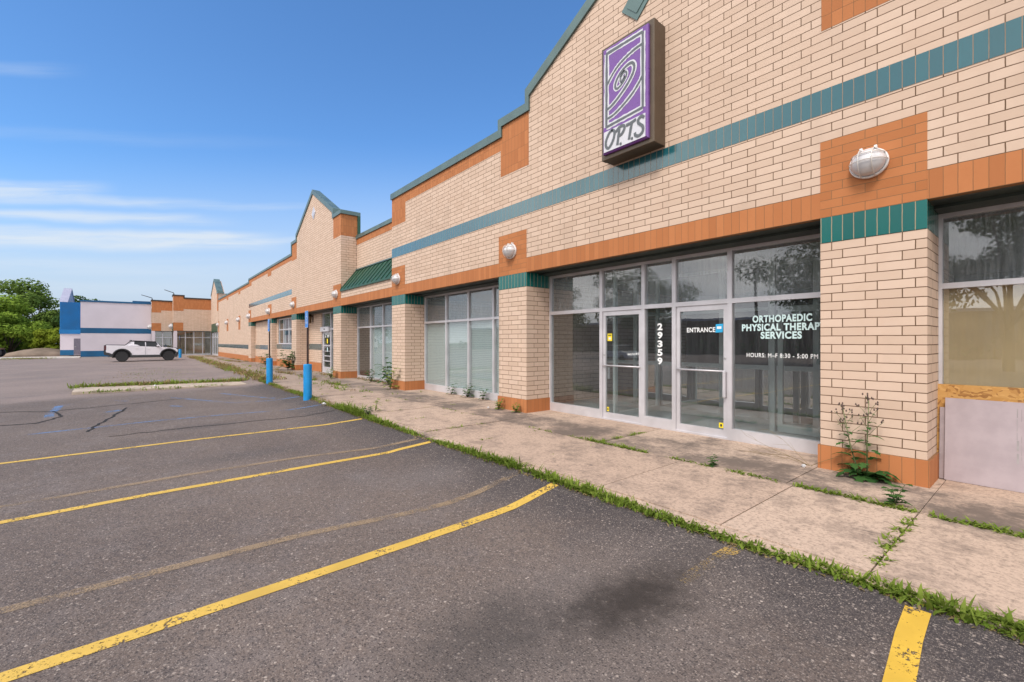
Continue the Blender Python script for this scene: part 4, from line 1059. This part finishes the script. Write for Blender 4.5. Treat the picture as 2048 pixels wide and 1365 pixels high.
def make_tree(label, loc, h, r, mat, seed, dens=1.0, leaf=.42, trunk_h=.35, name='tree', cat='tree', group=None, open_=0.0):
    rnd = random.Random(seed)
    t_ = thing(name, label, cat, loc, 0, group)
    tm = MB(); th = h*trunk_h
    tm.tube([(0,0,-.3),(0.05,0.02,th*.5),(.02,-.04,th),(.1,.05,h*.7)], [h*.028,h*.022,h*.018,h*.006], 8)
    tips = []
    for k in range(9):
        a = k*2.4 + rnd.uniform(-.4,.4); z0 = th*rnd.uniform(.75, 1.15); z1 = h*rnd.uniform(.5,.88); rr = r*rnd.uniform(.45,.85)
        mid = (rr*.45*math.cos(a), rr*.45*math.sin(a), (z0+z1)/2+.1*h*rnd.random()); tip = (rr*math.cos(a), rr*math.sin(a), z1)
        tm.tube([(0,0,z0), mid, tip], [h*.011, h*.007, h*.003], 6); tips.append(tip)
    tm.build('trunk', M['bark'], t_, smooth='all')
    mb = MB()
    blobs = [(tip, r*rnd.uniform(.26,.42)) for tip in tips]
    for k in range(13):
        a = rnd.uniform(0, 6.28); rr = r*math.sqrt(rnd.random())*.82; f = 1-(rr/r)**2
        z = th + (h-th)*(.12 + .78*rnd.random()*max(.35, f)); blobs.append(((rr*math.cos(a), rr*math.sin(a), z), r*rnd.uniform(.22,.40)))
    blobs.append(((0,0,h*.9), r*.32))
    for c, br in blobs:
        if rnd.random() < open_: continue
        leaves(mb, c, (br, br, br*.62), int(170*dens*(br/(r*.33))**2), leaf, rnd)
    mb.build('crown', M[mat], t_, normals=False)
    return t_
G1 = 'trees beyond the white and blue building'
make_tree('tall open-crowned tree rising highest at the left edge', (-115,-17.2,-.3), 12.8, 6.2, 'leaf', 11, 1.5, .5, .3, group=G1)
make_tree('dark dense tree close behind the blue corner', (-108,-9.0,-.3), 10.0, 5.0, 'leaf_dk', 12, 2.2, .45, .12, group=G1)
make_tree('mid green tree between the tall tree and the dark tree', (-110,-13.5,-.3), 10.6, 5.2, 'leaf', 13, 2.0, .45, .15, group=G1)
make_tree('bright green tree in front of the others at the left edge', (-90,-15.8,-.3), 8.6, 4.6, 'leaf_lt', 14, 2.4, .4, .08, group=G1)
make_tree('pale green spreading tree low behind the white flatbed truck', (-86,-13.2,-.3), 5.6, 3.5, 'leaf_lt', 18, 2.2, .35, .06, group=G1)
make_tree('tree top just showing over the left end of the white wall', (-118,-6.2,-.3), 9.4, 4.2, 'leaf', 15, 1.6, .5, .2, group=G1)
make_tree('tree top just showing over the middle of the white wall', (-125,2.5,-.3), 10.3, 4.0, 'leaf', 16, 1.5, .5, .2, group=G1)
make_tree('yellow-green shrub beside the blue corner', (-84,-8.6,-.2), 3.4, 2.6, 'leaf_y', 17, 2.6, .28, .03, 'shrub', 'shrub')
make_tree('low dark shrub under the trees by the flatbed truck', (-98,-14.5,-.2), 3.6, 4.6, 'leaf_dk', 19, 2.4, .35, .03, 'shrub', 'shrub')
pl_ = thing('utility_pole', 'grey wooden pole among the trees left of the blue corner', 'pole', (-100,-9.9,-.2))
MB().tube([(0,0,-.5),(0,0,6.2)], [.17,.13], 10).build('pole', plain('weathered_wood', (.30,.27,.23), .9), pl_, smooth=True)
# hedge-like far wood that fills in behind
mb = MB(); rnd = random.Random(2)
for k in range(46):
    y = -62 + k*1.9; leaves(mb, (-136+rnd.uniform(-5,5), y, rnd.uniform(1.5, 5.5)), (3.2,3.0,2.8), 150, .75, rnd)
tag(mb.build('far_wood', M['leaf_dk'], normals=False), kind='stuff')

# white flatbed lorry at the left edge of the picture
fl = thing('flatbed_truck', 'white flatbed lorry cut off by the left edge below the trees', 'lorry', (-76,-12.75,-.2))
wt = plain('lorry_white', (.72,.70,.72), .35)
MB().prism([[(-4.6,.75),(-2.6,.75),(-2.6,1.3),(-2.55,2.5),(-4.1,2.6),(-4.5,1.7)]], -1.1, 1.1, 'yz').build('cab', wt, fl, bevel=.06)
MB().prism([[(-4.2,1.7),(-3.1,1.7),(-3.1,2.3),(-4.0,2.35)]], -1.12, 1.12, 'yz').build('cab_window', M['tint'], fl)
MB().prism([[(-1.3,.75),(-.75,.75),(-.75,2.2),(-1.3,2.2)]], -1.1, 1.1, 'yz').build('headboard', wt, fl, bevel=.05)
MB().box(-1.14, 1.14, -1.15, -.88, 1.7, 2.05).build('side_locker', M['tint'], fl)
MB().tube([(.5,-.8,1.5),(.5,-.8,3.0)], .08, 8).build('exhaust_stack', M['black'], fl)
MB().prism([[(-2.6,.85),(.5,.85),(.55,1.0),(-2.6,1.05)]], -1.1, 1.1, 'yz').build('flat_bed', plain('rusty_bed', (.14,.07,.045), .8), fl)
MB().box(-.5, .5, -4.4, .3, .55, .85).build('chassis', M['black'], fl)
for yy in (-3.9, -.55, .1):
    for s in (-1, 1):
        wh = MB().lathe([(.3,-.14),(.48,-.15),(.52,0),(.48,.15),(.3,.14)], (s*.95, yy, .5), 'x', 20).build('wheel', M['black'], fl, smooth=True)
        MB().lathe([(.0,-.1),(.28,-.1),(.30,.1),(.0,.12)], (s*.97, yy, .5), 'x', 14).build('rim', M['steel'], wh, smooth=True)
# low dark car-sized trailer by the shrub
# ------------------------------------------------------------------ things across the lot, seen mirrored in the shop windows
G2 = 'trees across the car park mirrored in the windows'
for x, y, h, r, sd, lb in [(-31,-31,10.5,5.4,31,'spreading tree mirrored in the glass above the left entrance door'), (-12.5,-29,11.5,6.0,32,'large tree mirrored in the pane above the lettering'), (-2,-27,10.5,5.5,33,'tree mirrored in the dusty pane at the right edge'), (-52,-36,11,6,34,'tree mirrored in the panes of the blinds bay'), (8,-30,11,6,35,'tree across the lot to the right of the camera')]:
    make_tree(lb, (x,y,-.3), h, r, 'leaf_dk', sd, 2.6, .30, .28, group=G2)
mb = MB().box(-95, 20, -62, -50, -.4, 4.6)
rb_ = tag(mb.build('brick_building', plain('red_brick_far', (.20,.10,.075), .85, 0, .2, .12, .5)), 'long low brown brick building across the car park mirrored in the glass', 'building')
MB().box(-95.2, 20.2, -62.2, -49.8, 4.6, 4.95).build('roof', M['white_paint'], rb_)
mb = MB(); rnd = random.Random(8)
for k in range(60): leaves(mb, (-95+k*2.0, -47+rnd.uniform(-1.5,1.5), .8), (1.8,1.2,1.4), 36, .4, rnd)
tag(mb.build('hedge', M['leaf_dk'], normals=False), kind='stuff')
up = thing('utility_pole', 'power pole across the car park mirrored in the pane above the lettering', 'pole', (-22,-40,-.3))
MB().tube([(0,0,0),(0,0,10.5)], [.16,.12], 8).build('pole', M['bark'], up); MB().box(-1.2, 1.2, -.06, .06, 9.6, 9.75).build('crossarm', M['bark'], up)
cr = thing('parked_car', 'white saloon car across the lot mirrored in the left entrance door', 'car', (-27.2,-22.0,-.29), R(-70))
cw = plain('car_white', (.70,.70,.72), .25, 0, .5, .03, 2, coat=.5)
MB().prism([[(-2.3,.35),(-2.32,.85),(-2.1,1.0),(-1.4,1.02),(1.0,.98),(2.1,.80),(2.3,.6),(2.3,.35)]], -.9, .9, 'yz').build('body', cw, cr, bevel=.08)
MB().prism([[(-1.9,1.0),(-1.0,1.42),(.2,1.45),(1.15,.96)]], -.74, .74, 'yz').build('cabin', M['tint'], cr, bevel=.05)
MB().prism([[(-1.0,1.425),(-.9,1.46),(.15,1.48),(.3,1.44)]], -.70, .70, 'yz').build('roof', cw, cr, bevel=.02)
for yy in (-1.4, 1.4):
    for s in (-1, 1):
        wh = MB().lathe([(.2,-.1),(.31,-.11),(.33,0),(.31,.11),(.2,.1)], (s*.82, yy, .33), 'x', 20).build('wheel', M['black'], cr, smooth=True)
        MB().lathe([(.0,-.08),(.21,-.08),(.21,.1),(.0,.11)], (s*.83, yy, .33), 'x', 14).build('rim', M['steel'], wh, smooth=True)
for s in (-1, 1): MB().box(*sorted((s*.5, s*.91)), -2.335, -2.2, .72, .84).build('tail_light', bpy.data.materials['tail_red'], cr)

# ------------------------------------------------------------------ weeds and grass
def blade(mb, base, d_, L, wd, bend, rnd, n=3):
    """one arching leaf made of n segments"""
    p = Vector(base); dr = Vector((d_[0], d_[1], 0)); side = Vector((-d_[1], d_[0], 0)); prev = None
    for k in range(n+1):
        s = k/n; z = L*(s - bend*s*s*.75); q = p + dr*L*bend*s*s*.9 + dr*L*.25*s + Vector((0,0,z))
        ww = wd*(1-s)**.7*(.55+.9*min(1, s*2.5)) if k < n else .0008
        i = mb.addv([q+side*ww, q-side*ww])
        if prev is not None: mb.f.append((prev, i, i+1, prev+1))
        prev = i
def clump(mb, x, y, z, n, L, wd, rnd, spread=.04, bend=(.2,.9)):
    for _ in range(n):
        a = rnd.uniform(0, 6.283)
        blade(mb, (x+rnd.gauss(0,spread), y+rnd.gauss(0,spread), z), (math.cos(a), math.sin(a)), L*rnd.uniform(.5,1.2), wd*rnd.uniform(.6,1.3), rnd.uniform(*bend), rnd)
rnd = random.Random(21)
edge_pts = [(5,3.66),(-.2,3.62),(-1.5,3.59),(-3.5,3.575),(-6.3,3.56),(-9.0,3.55),(-12.6,3.60),(-18.6,3.62),(-30,3.62),(-57,3.62)]
def on_edge(x):
    for (a,b),(c,d_) in zip(edge_pts, edge_pts[1:]):
        if c <= x <= a: return b + (d_-b)*(a-x)/(a-c)
    return 3.6
gm, dm = MB(), MB()
x = 3.0
while x > -20:
    y = on_edge(x); dns = .45 + .5*math.sin(x*2.1) + .4*math.sin(x*5.3+1) + .35*rnd.random() + (.35 if x > -4.5 else 0) + (.6 if x > -1.3 else 0)
    big = 1.0 + .35*math.sin(x*1.3+.6)
    if -10.9 < x < -9.3: big *= 2.1; dns += .9
    if dns > -.1:
        for _ in range((3 if dns > .45 else 1) + (2 if x > -3.2 and dns > .3 else 0)): clump(gm, x+rnd.uniform(-.03,.03), y-.012+rnd.gauss(0,.022), -.035, rnd.randint(4, 8), .088*big*rnd.uniform(.6,1.4), .0095*rnd.uniform(.7,1.4), rnd, .026, (.1,.85))
    if x < -11 and rnd.random() < .5: clump(dm, x, y+rnd.gauss(0,.06), -.03, 7, .11, .005, rnd, .06, (.1,.8))
    if rnd.random() < .8: clump(dm, x, y-.06, -.035, 3, .04, .008, rnd, .03, (.7,1))
    x -= .033
# weeds growing in the joints of the pavement
def joint_line(p0, p1, n, L, keep=.5, wd=.007, seed=1):
    r2 = random.Random(seed); ph = r2.uniform(0, 6)
    for k in range(n):
        s = k/n + r2.uniform(-.5,.5)/n
        if math.sin(s*17+ph) + .6*math.sin(s*41+ph*2) < (1-2*keep)*1.2: continue
        xx, yy = p0[0]+(p1[0]-p0[0])*s, p0[1]+(p1[1]-p0[1])*s
        clump(gm, xx, yy+r2.gauss(0,.012), -.01, r2.randint(4, 8), L*r2.uniform(.5,1.3), wd, r2, .022, (.4,1.0))
joint_line((.6,5.33), (-1.9,5.365), 150, .075, .92, .0085, seed=1)
joint_line((-1.9,5.365), (-4.2,5.365), 100, .065, .66, .0085, seed=2); joint_line((-4.2,5.365), (-5.8,5.365), 50, .055, .45, seed=22)
joint_line((-3.6,5.36), (-4.9,5.36), 60, .085, .95, .009, seed=12)
joint_line((-5.8,5.365), (-13,5.365), 90, .05, .33, seed=3)
joint_line((-.80,3.85), (-.82,5.3), 46, .06, .78, .01, seed=4)
joint_line((-4.38,3.8), (-4.38,5.3), 10, .03, .2, seed=5)
joint_line((-5.72,3.9), (-5.72,5.3), 14, .05, .35, seed=6)
joint_line((-6.85,3.8), (-6.85,5.3), 34, .06, .5, seed=7)
joint_line((-4.45,5.4), (-4.45,6.6), 44, .07, .8, seed=8)
joint_line((-8.1,3.8), (-8.1,5.3), 22, .05, .45, seed=9)
joint_line((-9.35,3.8), (-9.4,6.0), 20, .05, .35, seed=10)
joint_line((-13,5.365), (-24,5.365), 110, .09, .5, seed=11)
for k in range(16): joint_line((-11-k*1.3,3.8), (-11-k*1.3,6.6), 22, .10, .30, seed=60+k)
for k in range(420):
    xx = -20 - 36*rnd.random()**1.4; clump(dm if rnd.random() < .72 else gm, xx, on_edge(xx)+abs(rnd.gauss(0,.35)), -.02, 8, .24, .018, rnd, .14, (.2,.9))
for k in range(34):       # patches of weeds on the neglected far pavement
    cx_, cy_ = -13 - 44*rnd.random(), rnd.choice((3.9, 5.36, 5.36, 6.5)) + rnd.gauss(0,.15); mbx = gm if rnd.random() < .5 else dm; ln = rnd.uniform(.25, 1.1)
    for q in range(rnd.randint(10, 26)): clump(mbx if rnd.random() < .8 else dm, cx_+rnd.gauss(0,ln), cy_+rnd.gauss(0,.10), -.01, 6, .15*rnd.uniform(.5,1.3), .013, rnd, .07, (.2,.9))
for k in range(330):      # along the concrete strip
    s = rnd.random(); xx = -21.4 - .75*(1-s) + rnd.gauss(0,.12); clump(gm if rnd.random() < .65 else dm, xx, -1.8+s*5.2, -.12, 8, .19*rnd.uniform(.4,1.5), .018, rnd, .12, (.2,.9))
for k in range(26):
    clump(gm, -19.85+rnd.gauss(0,.12), rnd.uniform(-1.7,3.2), -.12, 6, .15, .016, rnd, .08, (.3,.9))
for k in range(90): clump(gm if rnd.random() < .5 else dm, -30+rnd.gauss(0,3), rnd.uniform(-1,2.5), -.15, 6, .07, .01, rnd, .25, (.3,.9))
for k in range(200): clump(dm if rnd.random() < .5 else gm, -66.5+rnd.gauss(0,.5), rnd.uniform(-14,-7.5), -.2, 7, .2, .02, rnd, .3, (.3,.9))
for k in range(160): clump(dm, -15.3+rnd.uniform(-3.4,1.2), 6.9+rnd.gauss(0,.06), -.01, 3, .16, .006, rnd, .05, (.2,.8))
tag(gm.build('grass', M['grass'], normals=False), kind='stuff')
tag(dm.build('dry_grass', M['dry'], normals=False), kind='stuff')

# thistle by the right-hand pillar: jagged leaves, branching flower stalks
def jag_leaf(mb, base, az, L, wd, droop, rnd, lift=.5):
    d_ = Vector((math.cos(az), math.sin(az), 0)); s_ = Vector((-d_.y, d_.x, 0)); n = 9; prev = None
    for k in range(n+1):
        s = k/n; q = Vector(base) + d_*L*s*(1-.25*lift) + Vector((0,0,L*(lift*s - droop*s*s)))
        ww = wd*math.sin(math.pi*min(1, .12+s*.88))**.7*(1.25 if k % 2 else .5)*rnd.uniform(.85,1.15) if k < n else .001
        i = mb.addv([q+s_*ww, q+Vector((0,0,-.004)), q-s_*ww])
        if prev is not None: mb.f += [(prev, i, i+1, prev+1), (prev+1, i+1, i+2, prev+2)]
        prev = i
def make_thistle(label, loc, h, seed, name='thistle'):
    rnd = random.Random(seed); r = thing(name, label, 'weed', loc)
    st_, lf, buds = MB(), MB(), []
    for sx, hh, lean in ((.0, h, .02), (-.17, h*.86, -.05)):
        top = Vector((sx+lean, -.02, hh)); st_.tube([(sx*.4,0,0), (sx*.9,-.01,hh*.45), top], [.009,.007,.003], 6)
        for k in range(15):
            s = .07 + .058*k; q = Vector((sx*(.4+.5*min(1,s/.45)) + lean*s, -.01, hh*s)); jag_leaf(lf, q, k*2.4+rnd.uniform(-.3,.3), .27*(1.12-s), .048*(1.15-s), .55, rnd, .45)
        for k in range(8):
            s = .55 + .055*k; a = k*2.4; q = Vector((sx+lean*s, -.01, hh*s)); tip = q + Vector((math.cos(a)*.20*(1.25-s), math.sin(a)*.12*(1.25-s), .16*(1.3-s)+.05))
            st_.tube([q, (q+tip)/2+Vector((0,0,.012)), tip], .0022, 5)
            for _ in range(3): buds.append(tip + Vector((rnd.gauss(0,.018), rnd.gauss(0,.018), rnd.gauss(.005,.014))))
        for _ in range(6): buds.append(top + Vector((rnd.gauss(0,.02), rnd.gauss(0,.02), rnd.gauss(.005,.018))))
    for k in range(15): jag_leaf(lf, (rnd.gauss(0,.015), rnd.gauss(0,.01)-.02, .02), k*2.4+.4, rnd.uniform(.26,.42), .062, rnd.uniform(.55,1.0), rnd, rnd.uniform(.4,.9))
    st_.build('stem', M['stem'], r, smooth='all'); lf.build('foliage', M['weed'], r, normals=False); b0 = None
    for c in buds:
        if b0 is None: b0 = ob_ = MB().lathe([(.0,-.011),(.0075,-.005),(.008,.004),(.004,.014)], (0,0,0), 'z', 6).build('flower_bud', M['bud'], r, smooth='all')
        else: ob_ = b0.copy(); COL.objects.link(ob_); ob_.parent = r
        ob_.location = c
    return r
make_thistle('tall thistle with brown buds against the base of the right brick pillar', (-1.37, 6.27, 0), .88, 4)
def make_weed(label, loc, n, L, wd, seed, mat='weed', stems=3, cat='weed'):
    rnd = random.Random(seed); r = thing('weed', label, cat, loc, 0); lf, st_ = MB(), MB()
    for k in range(stems):
        a = k*2.1+rnd.random(); top = Vector((math.cos(a)*L*.35, math.sin(a)*L*.35, L*rnd.uniform(.7,1.1))); st_.tube([(0,0,0), top*.5+Vector((0,0,L*.08)), top], [.005,.004,.002], 5)
        for j in range(n//stems):
            s = .12 + .88*j/max(1, n//stems-1); jag_leaf(lf, top*s, j*2.4+a, L*.62*(1.12-.55*s), wd*1.55, .5, rnd, .5)
    st_.build('stem', M['stem'], r, smooth='all'); lf.build('foliage', M[mat], r, normals=False); return r
make_weed('broad-leaved weed sprouting from the pavement joint below the right pillar', (-.98, 5.45, 0), 18, .20, .022, 1)
make_weed('small green weed standing alone in the joint before the lettered window', (-2.70, 5.40, 0), 15, .13, .017, 2)
make_weed('upright leafy weed under the left panes of the blinds bay', (-11.2, 6.93, 0), 14, .34, .03, 3)
make_weed('bushy weed under the middle panes of the blinds bay', (-10.35, 6.92, 0), 26, .36, .032, 4, stems=5)
make_weed('bushy weed under the right panes of the blinds bay', (-9.6, 6.9, 0), 20, .26, .028, 5, stems=5)
make_weed('low bright weed hugging the base of the second pillar', (-8.05, 6.22, 0), 34, .22, .02, 6, 'grass', 7)
make_weed('low weed at the right corner of the base of the second pillar', (-7.45, 6.22, 0), 34, .18, .02, 7, 'grass', 7)
make_weed('tall weed against the front of the third pillar', (-13.65, 6.15, 0), 26, .62, .03, 8, 'grass', 4)
make_weed('large grey-green bushy weed in front of the windows below the awning', (-15.1, 6.75, 0), 60, .85, .04, 9, 'weed', 9)
make_weed('low spreading weed left of the bushy weed below the awning', (-16.6, 6.7, 0), 34, .45, .035, 10, 'weed', 6)
make_weed('tuft at the foot of the pillar left of the awning', (-19.4, 6.1, 0), 40, .40, .03, 11, 'grass', 7)
make_weed('round leafy bush at the foot of the pillar behind the near bollard', (-26.6, 6.1, 0), 80, .95, .06, 12, 'weed', 11)
make_weed('leafy weed half hidden behind the middle bollard', (-32.4, 6.1, 0), 40, .75, .06, 13, 'weed', 7)
make_weed('dry upright stalk left of the middle bollard', (-23.5, 4.2, 0), 12, 1.0, .012, 14, 'dry', 3)
make_weed('leafy plant at the pavement edge beside the near bollard', (-9.1, 3.62, -.02), 36, .20, .02, 15, 'weed', 7)
make_weed('thin upright weed on the slab near the near bollard', (-9.55, 3.95, 0), 12, .30, .018, 16, 'grass', 2)
vn = thing('dry_vine', 'thin dry leafless vine trailing below the lettered window beside the pillar', 'vine', (-1.95, 6.35, 0))
rnd = random.Random(44); mb = MB()
def twig(p, d_, L, r, depth):
    P = [Vector(p)]; dr = Vector(d_).normalized()
    for k in range(6):
        dr = (dr + Vector((rnd.gauss(0,.12), rnd.gauss(0,.10), rnd.gauss(-.03,.10)))).normalized(); q = P[-1] + dr*L/6
        q.z = max(q.z, .008); P.append(q)
    mb.tube(P, [r*(1-.1*k) for k in range(7)], 4)
    if depth:
        for q in P[2:]: twig(q, dr + Vector((rnd.uniform(-.7,.7), rnd.uniform(-.3,.3), rnd.uniform(-.5,.8))), L*.28, r*.6, depth-1)
for a in ((-1,.25,.35), (-1,.32,.22), (-.8,.2,.55), (-.6,-.1,.3), (.5,-.1,.4)): twig((0,0,0), a, rnd.uniform(.6,1.0), .0028, 1)
mb.build('twigs', M['dry'], vn, normals=False)
# litter
def litter(label, loc, s, seed):
    rnd = random.Random(seed); mb = MB()
    mb.lathe([(.0,-.6),(.5,-.5),(.8,-.1),(.75,.4),(.35,.7),(.0,.75)], (0,0,0), 'z', 7)
    mb.v = [(a*s*rnd.uniform(.6,1.3), b*s*rnd.uniform(.6,1.3), c*s*rnd.uniform(.6,1.1)+.6*s) for a, b, c in mb.v]
    o = mb.build('litter', M['litter'], None); o.location = loc
    return tag(o, label, 'litter')
litter('crumpled white cup on the pavement edge by the near bollard', (-11.45, 3.44, -.03), .055, 1)
litter('crumpled clear bag at the left foot of the right pillar', (-1.98, 6.22, .0), .032, 2)
litter('white scrap among the weeds at the second pillar', (-8.35, 6.15, .0), .03, 3)
litter('pale scrap lying on the concrete strip across the lot', (-20.6, .35, -.085), .06, 4)
bpy.context.view_layer.update()
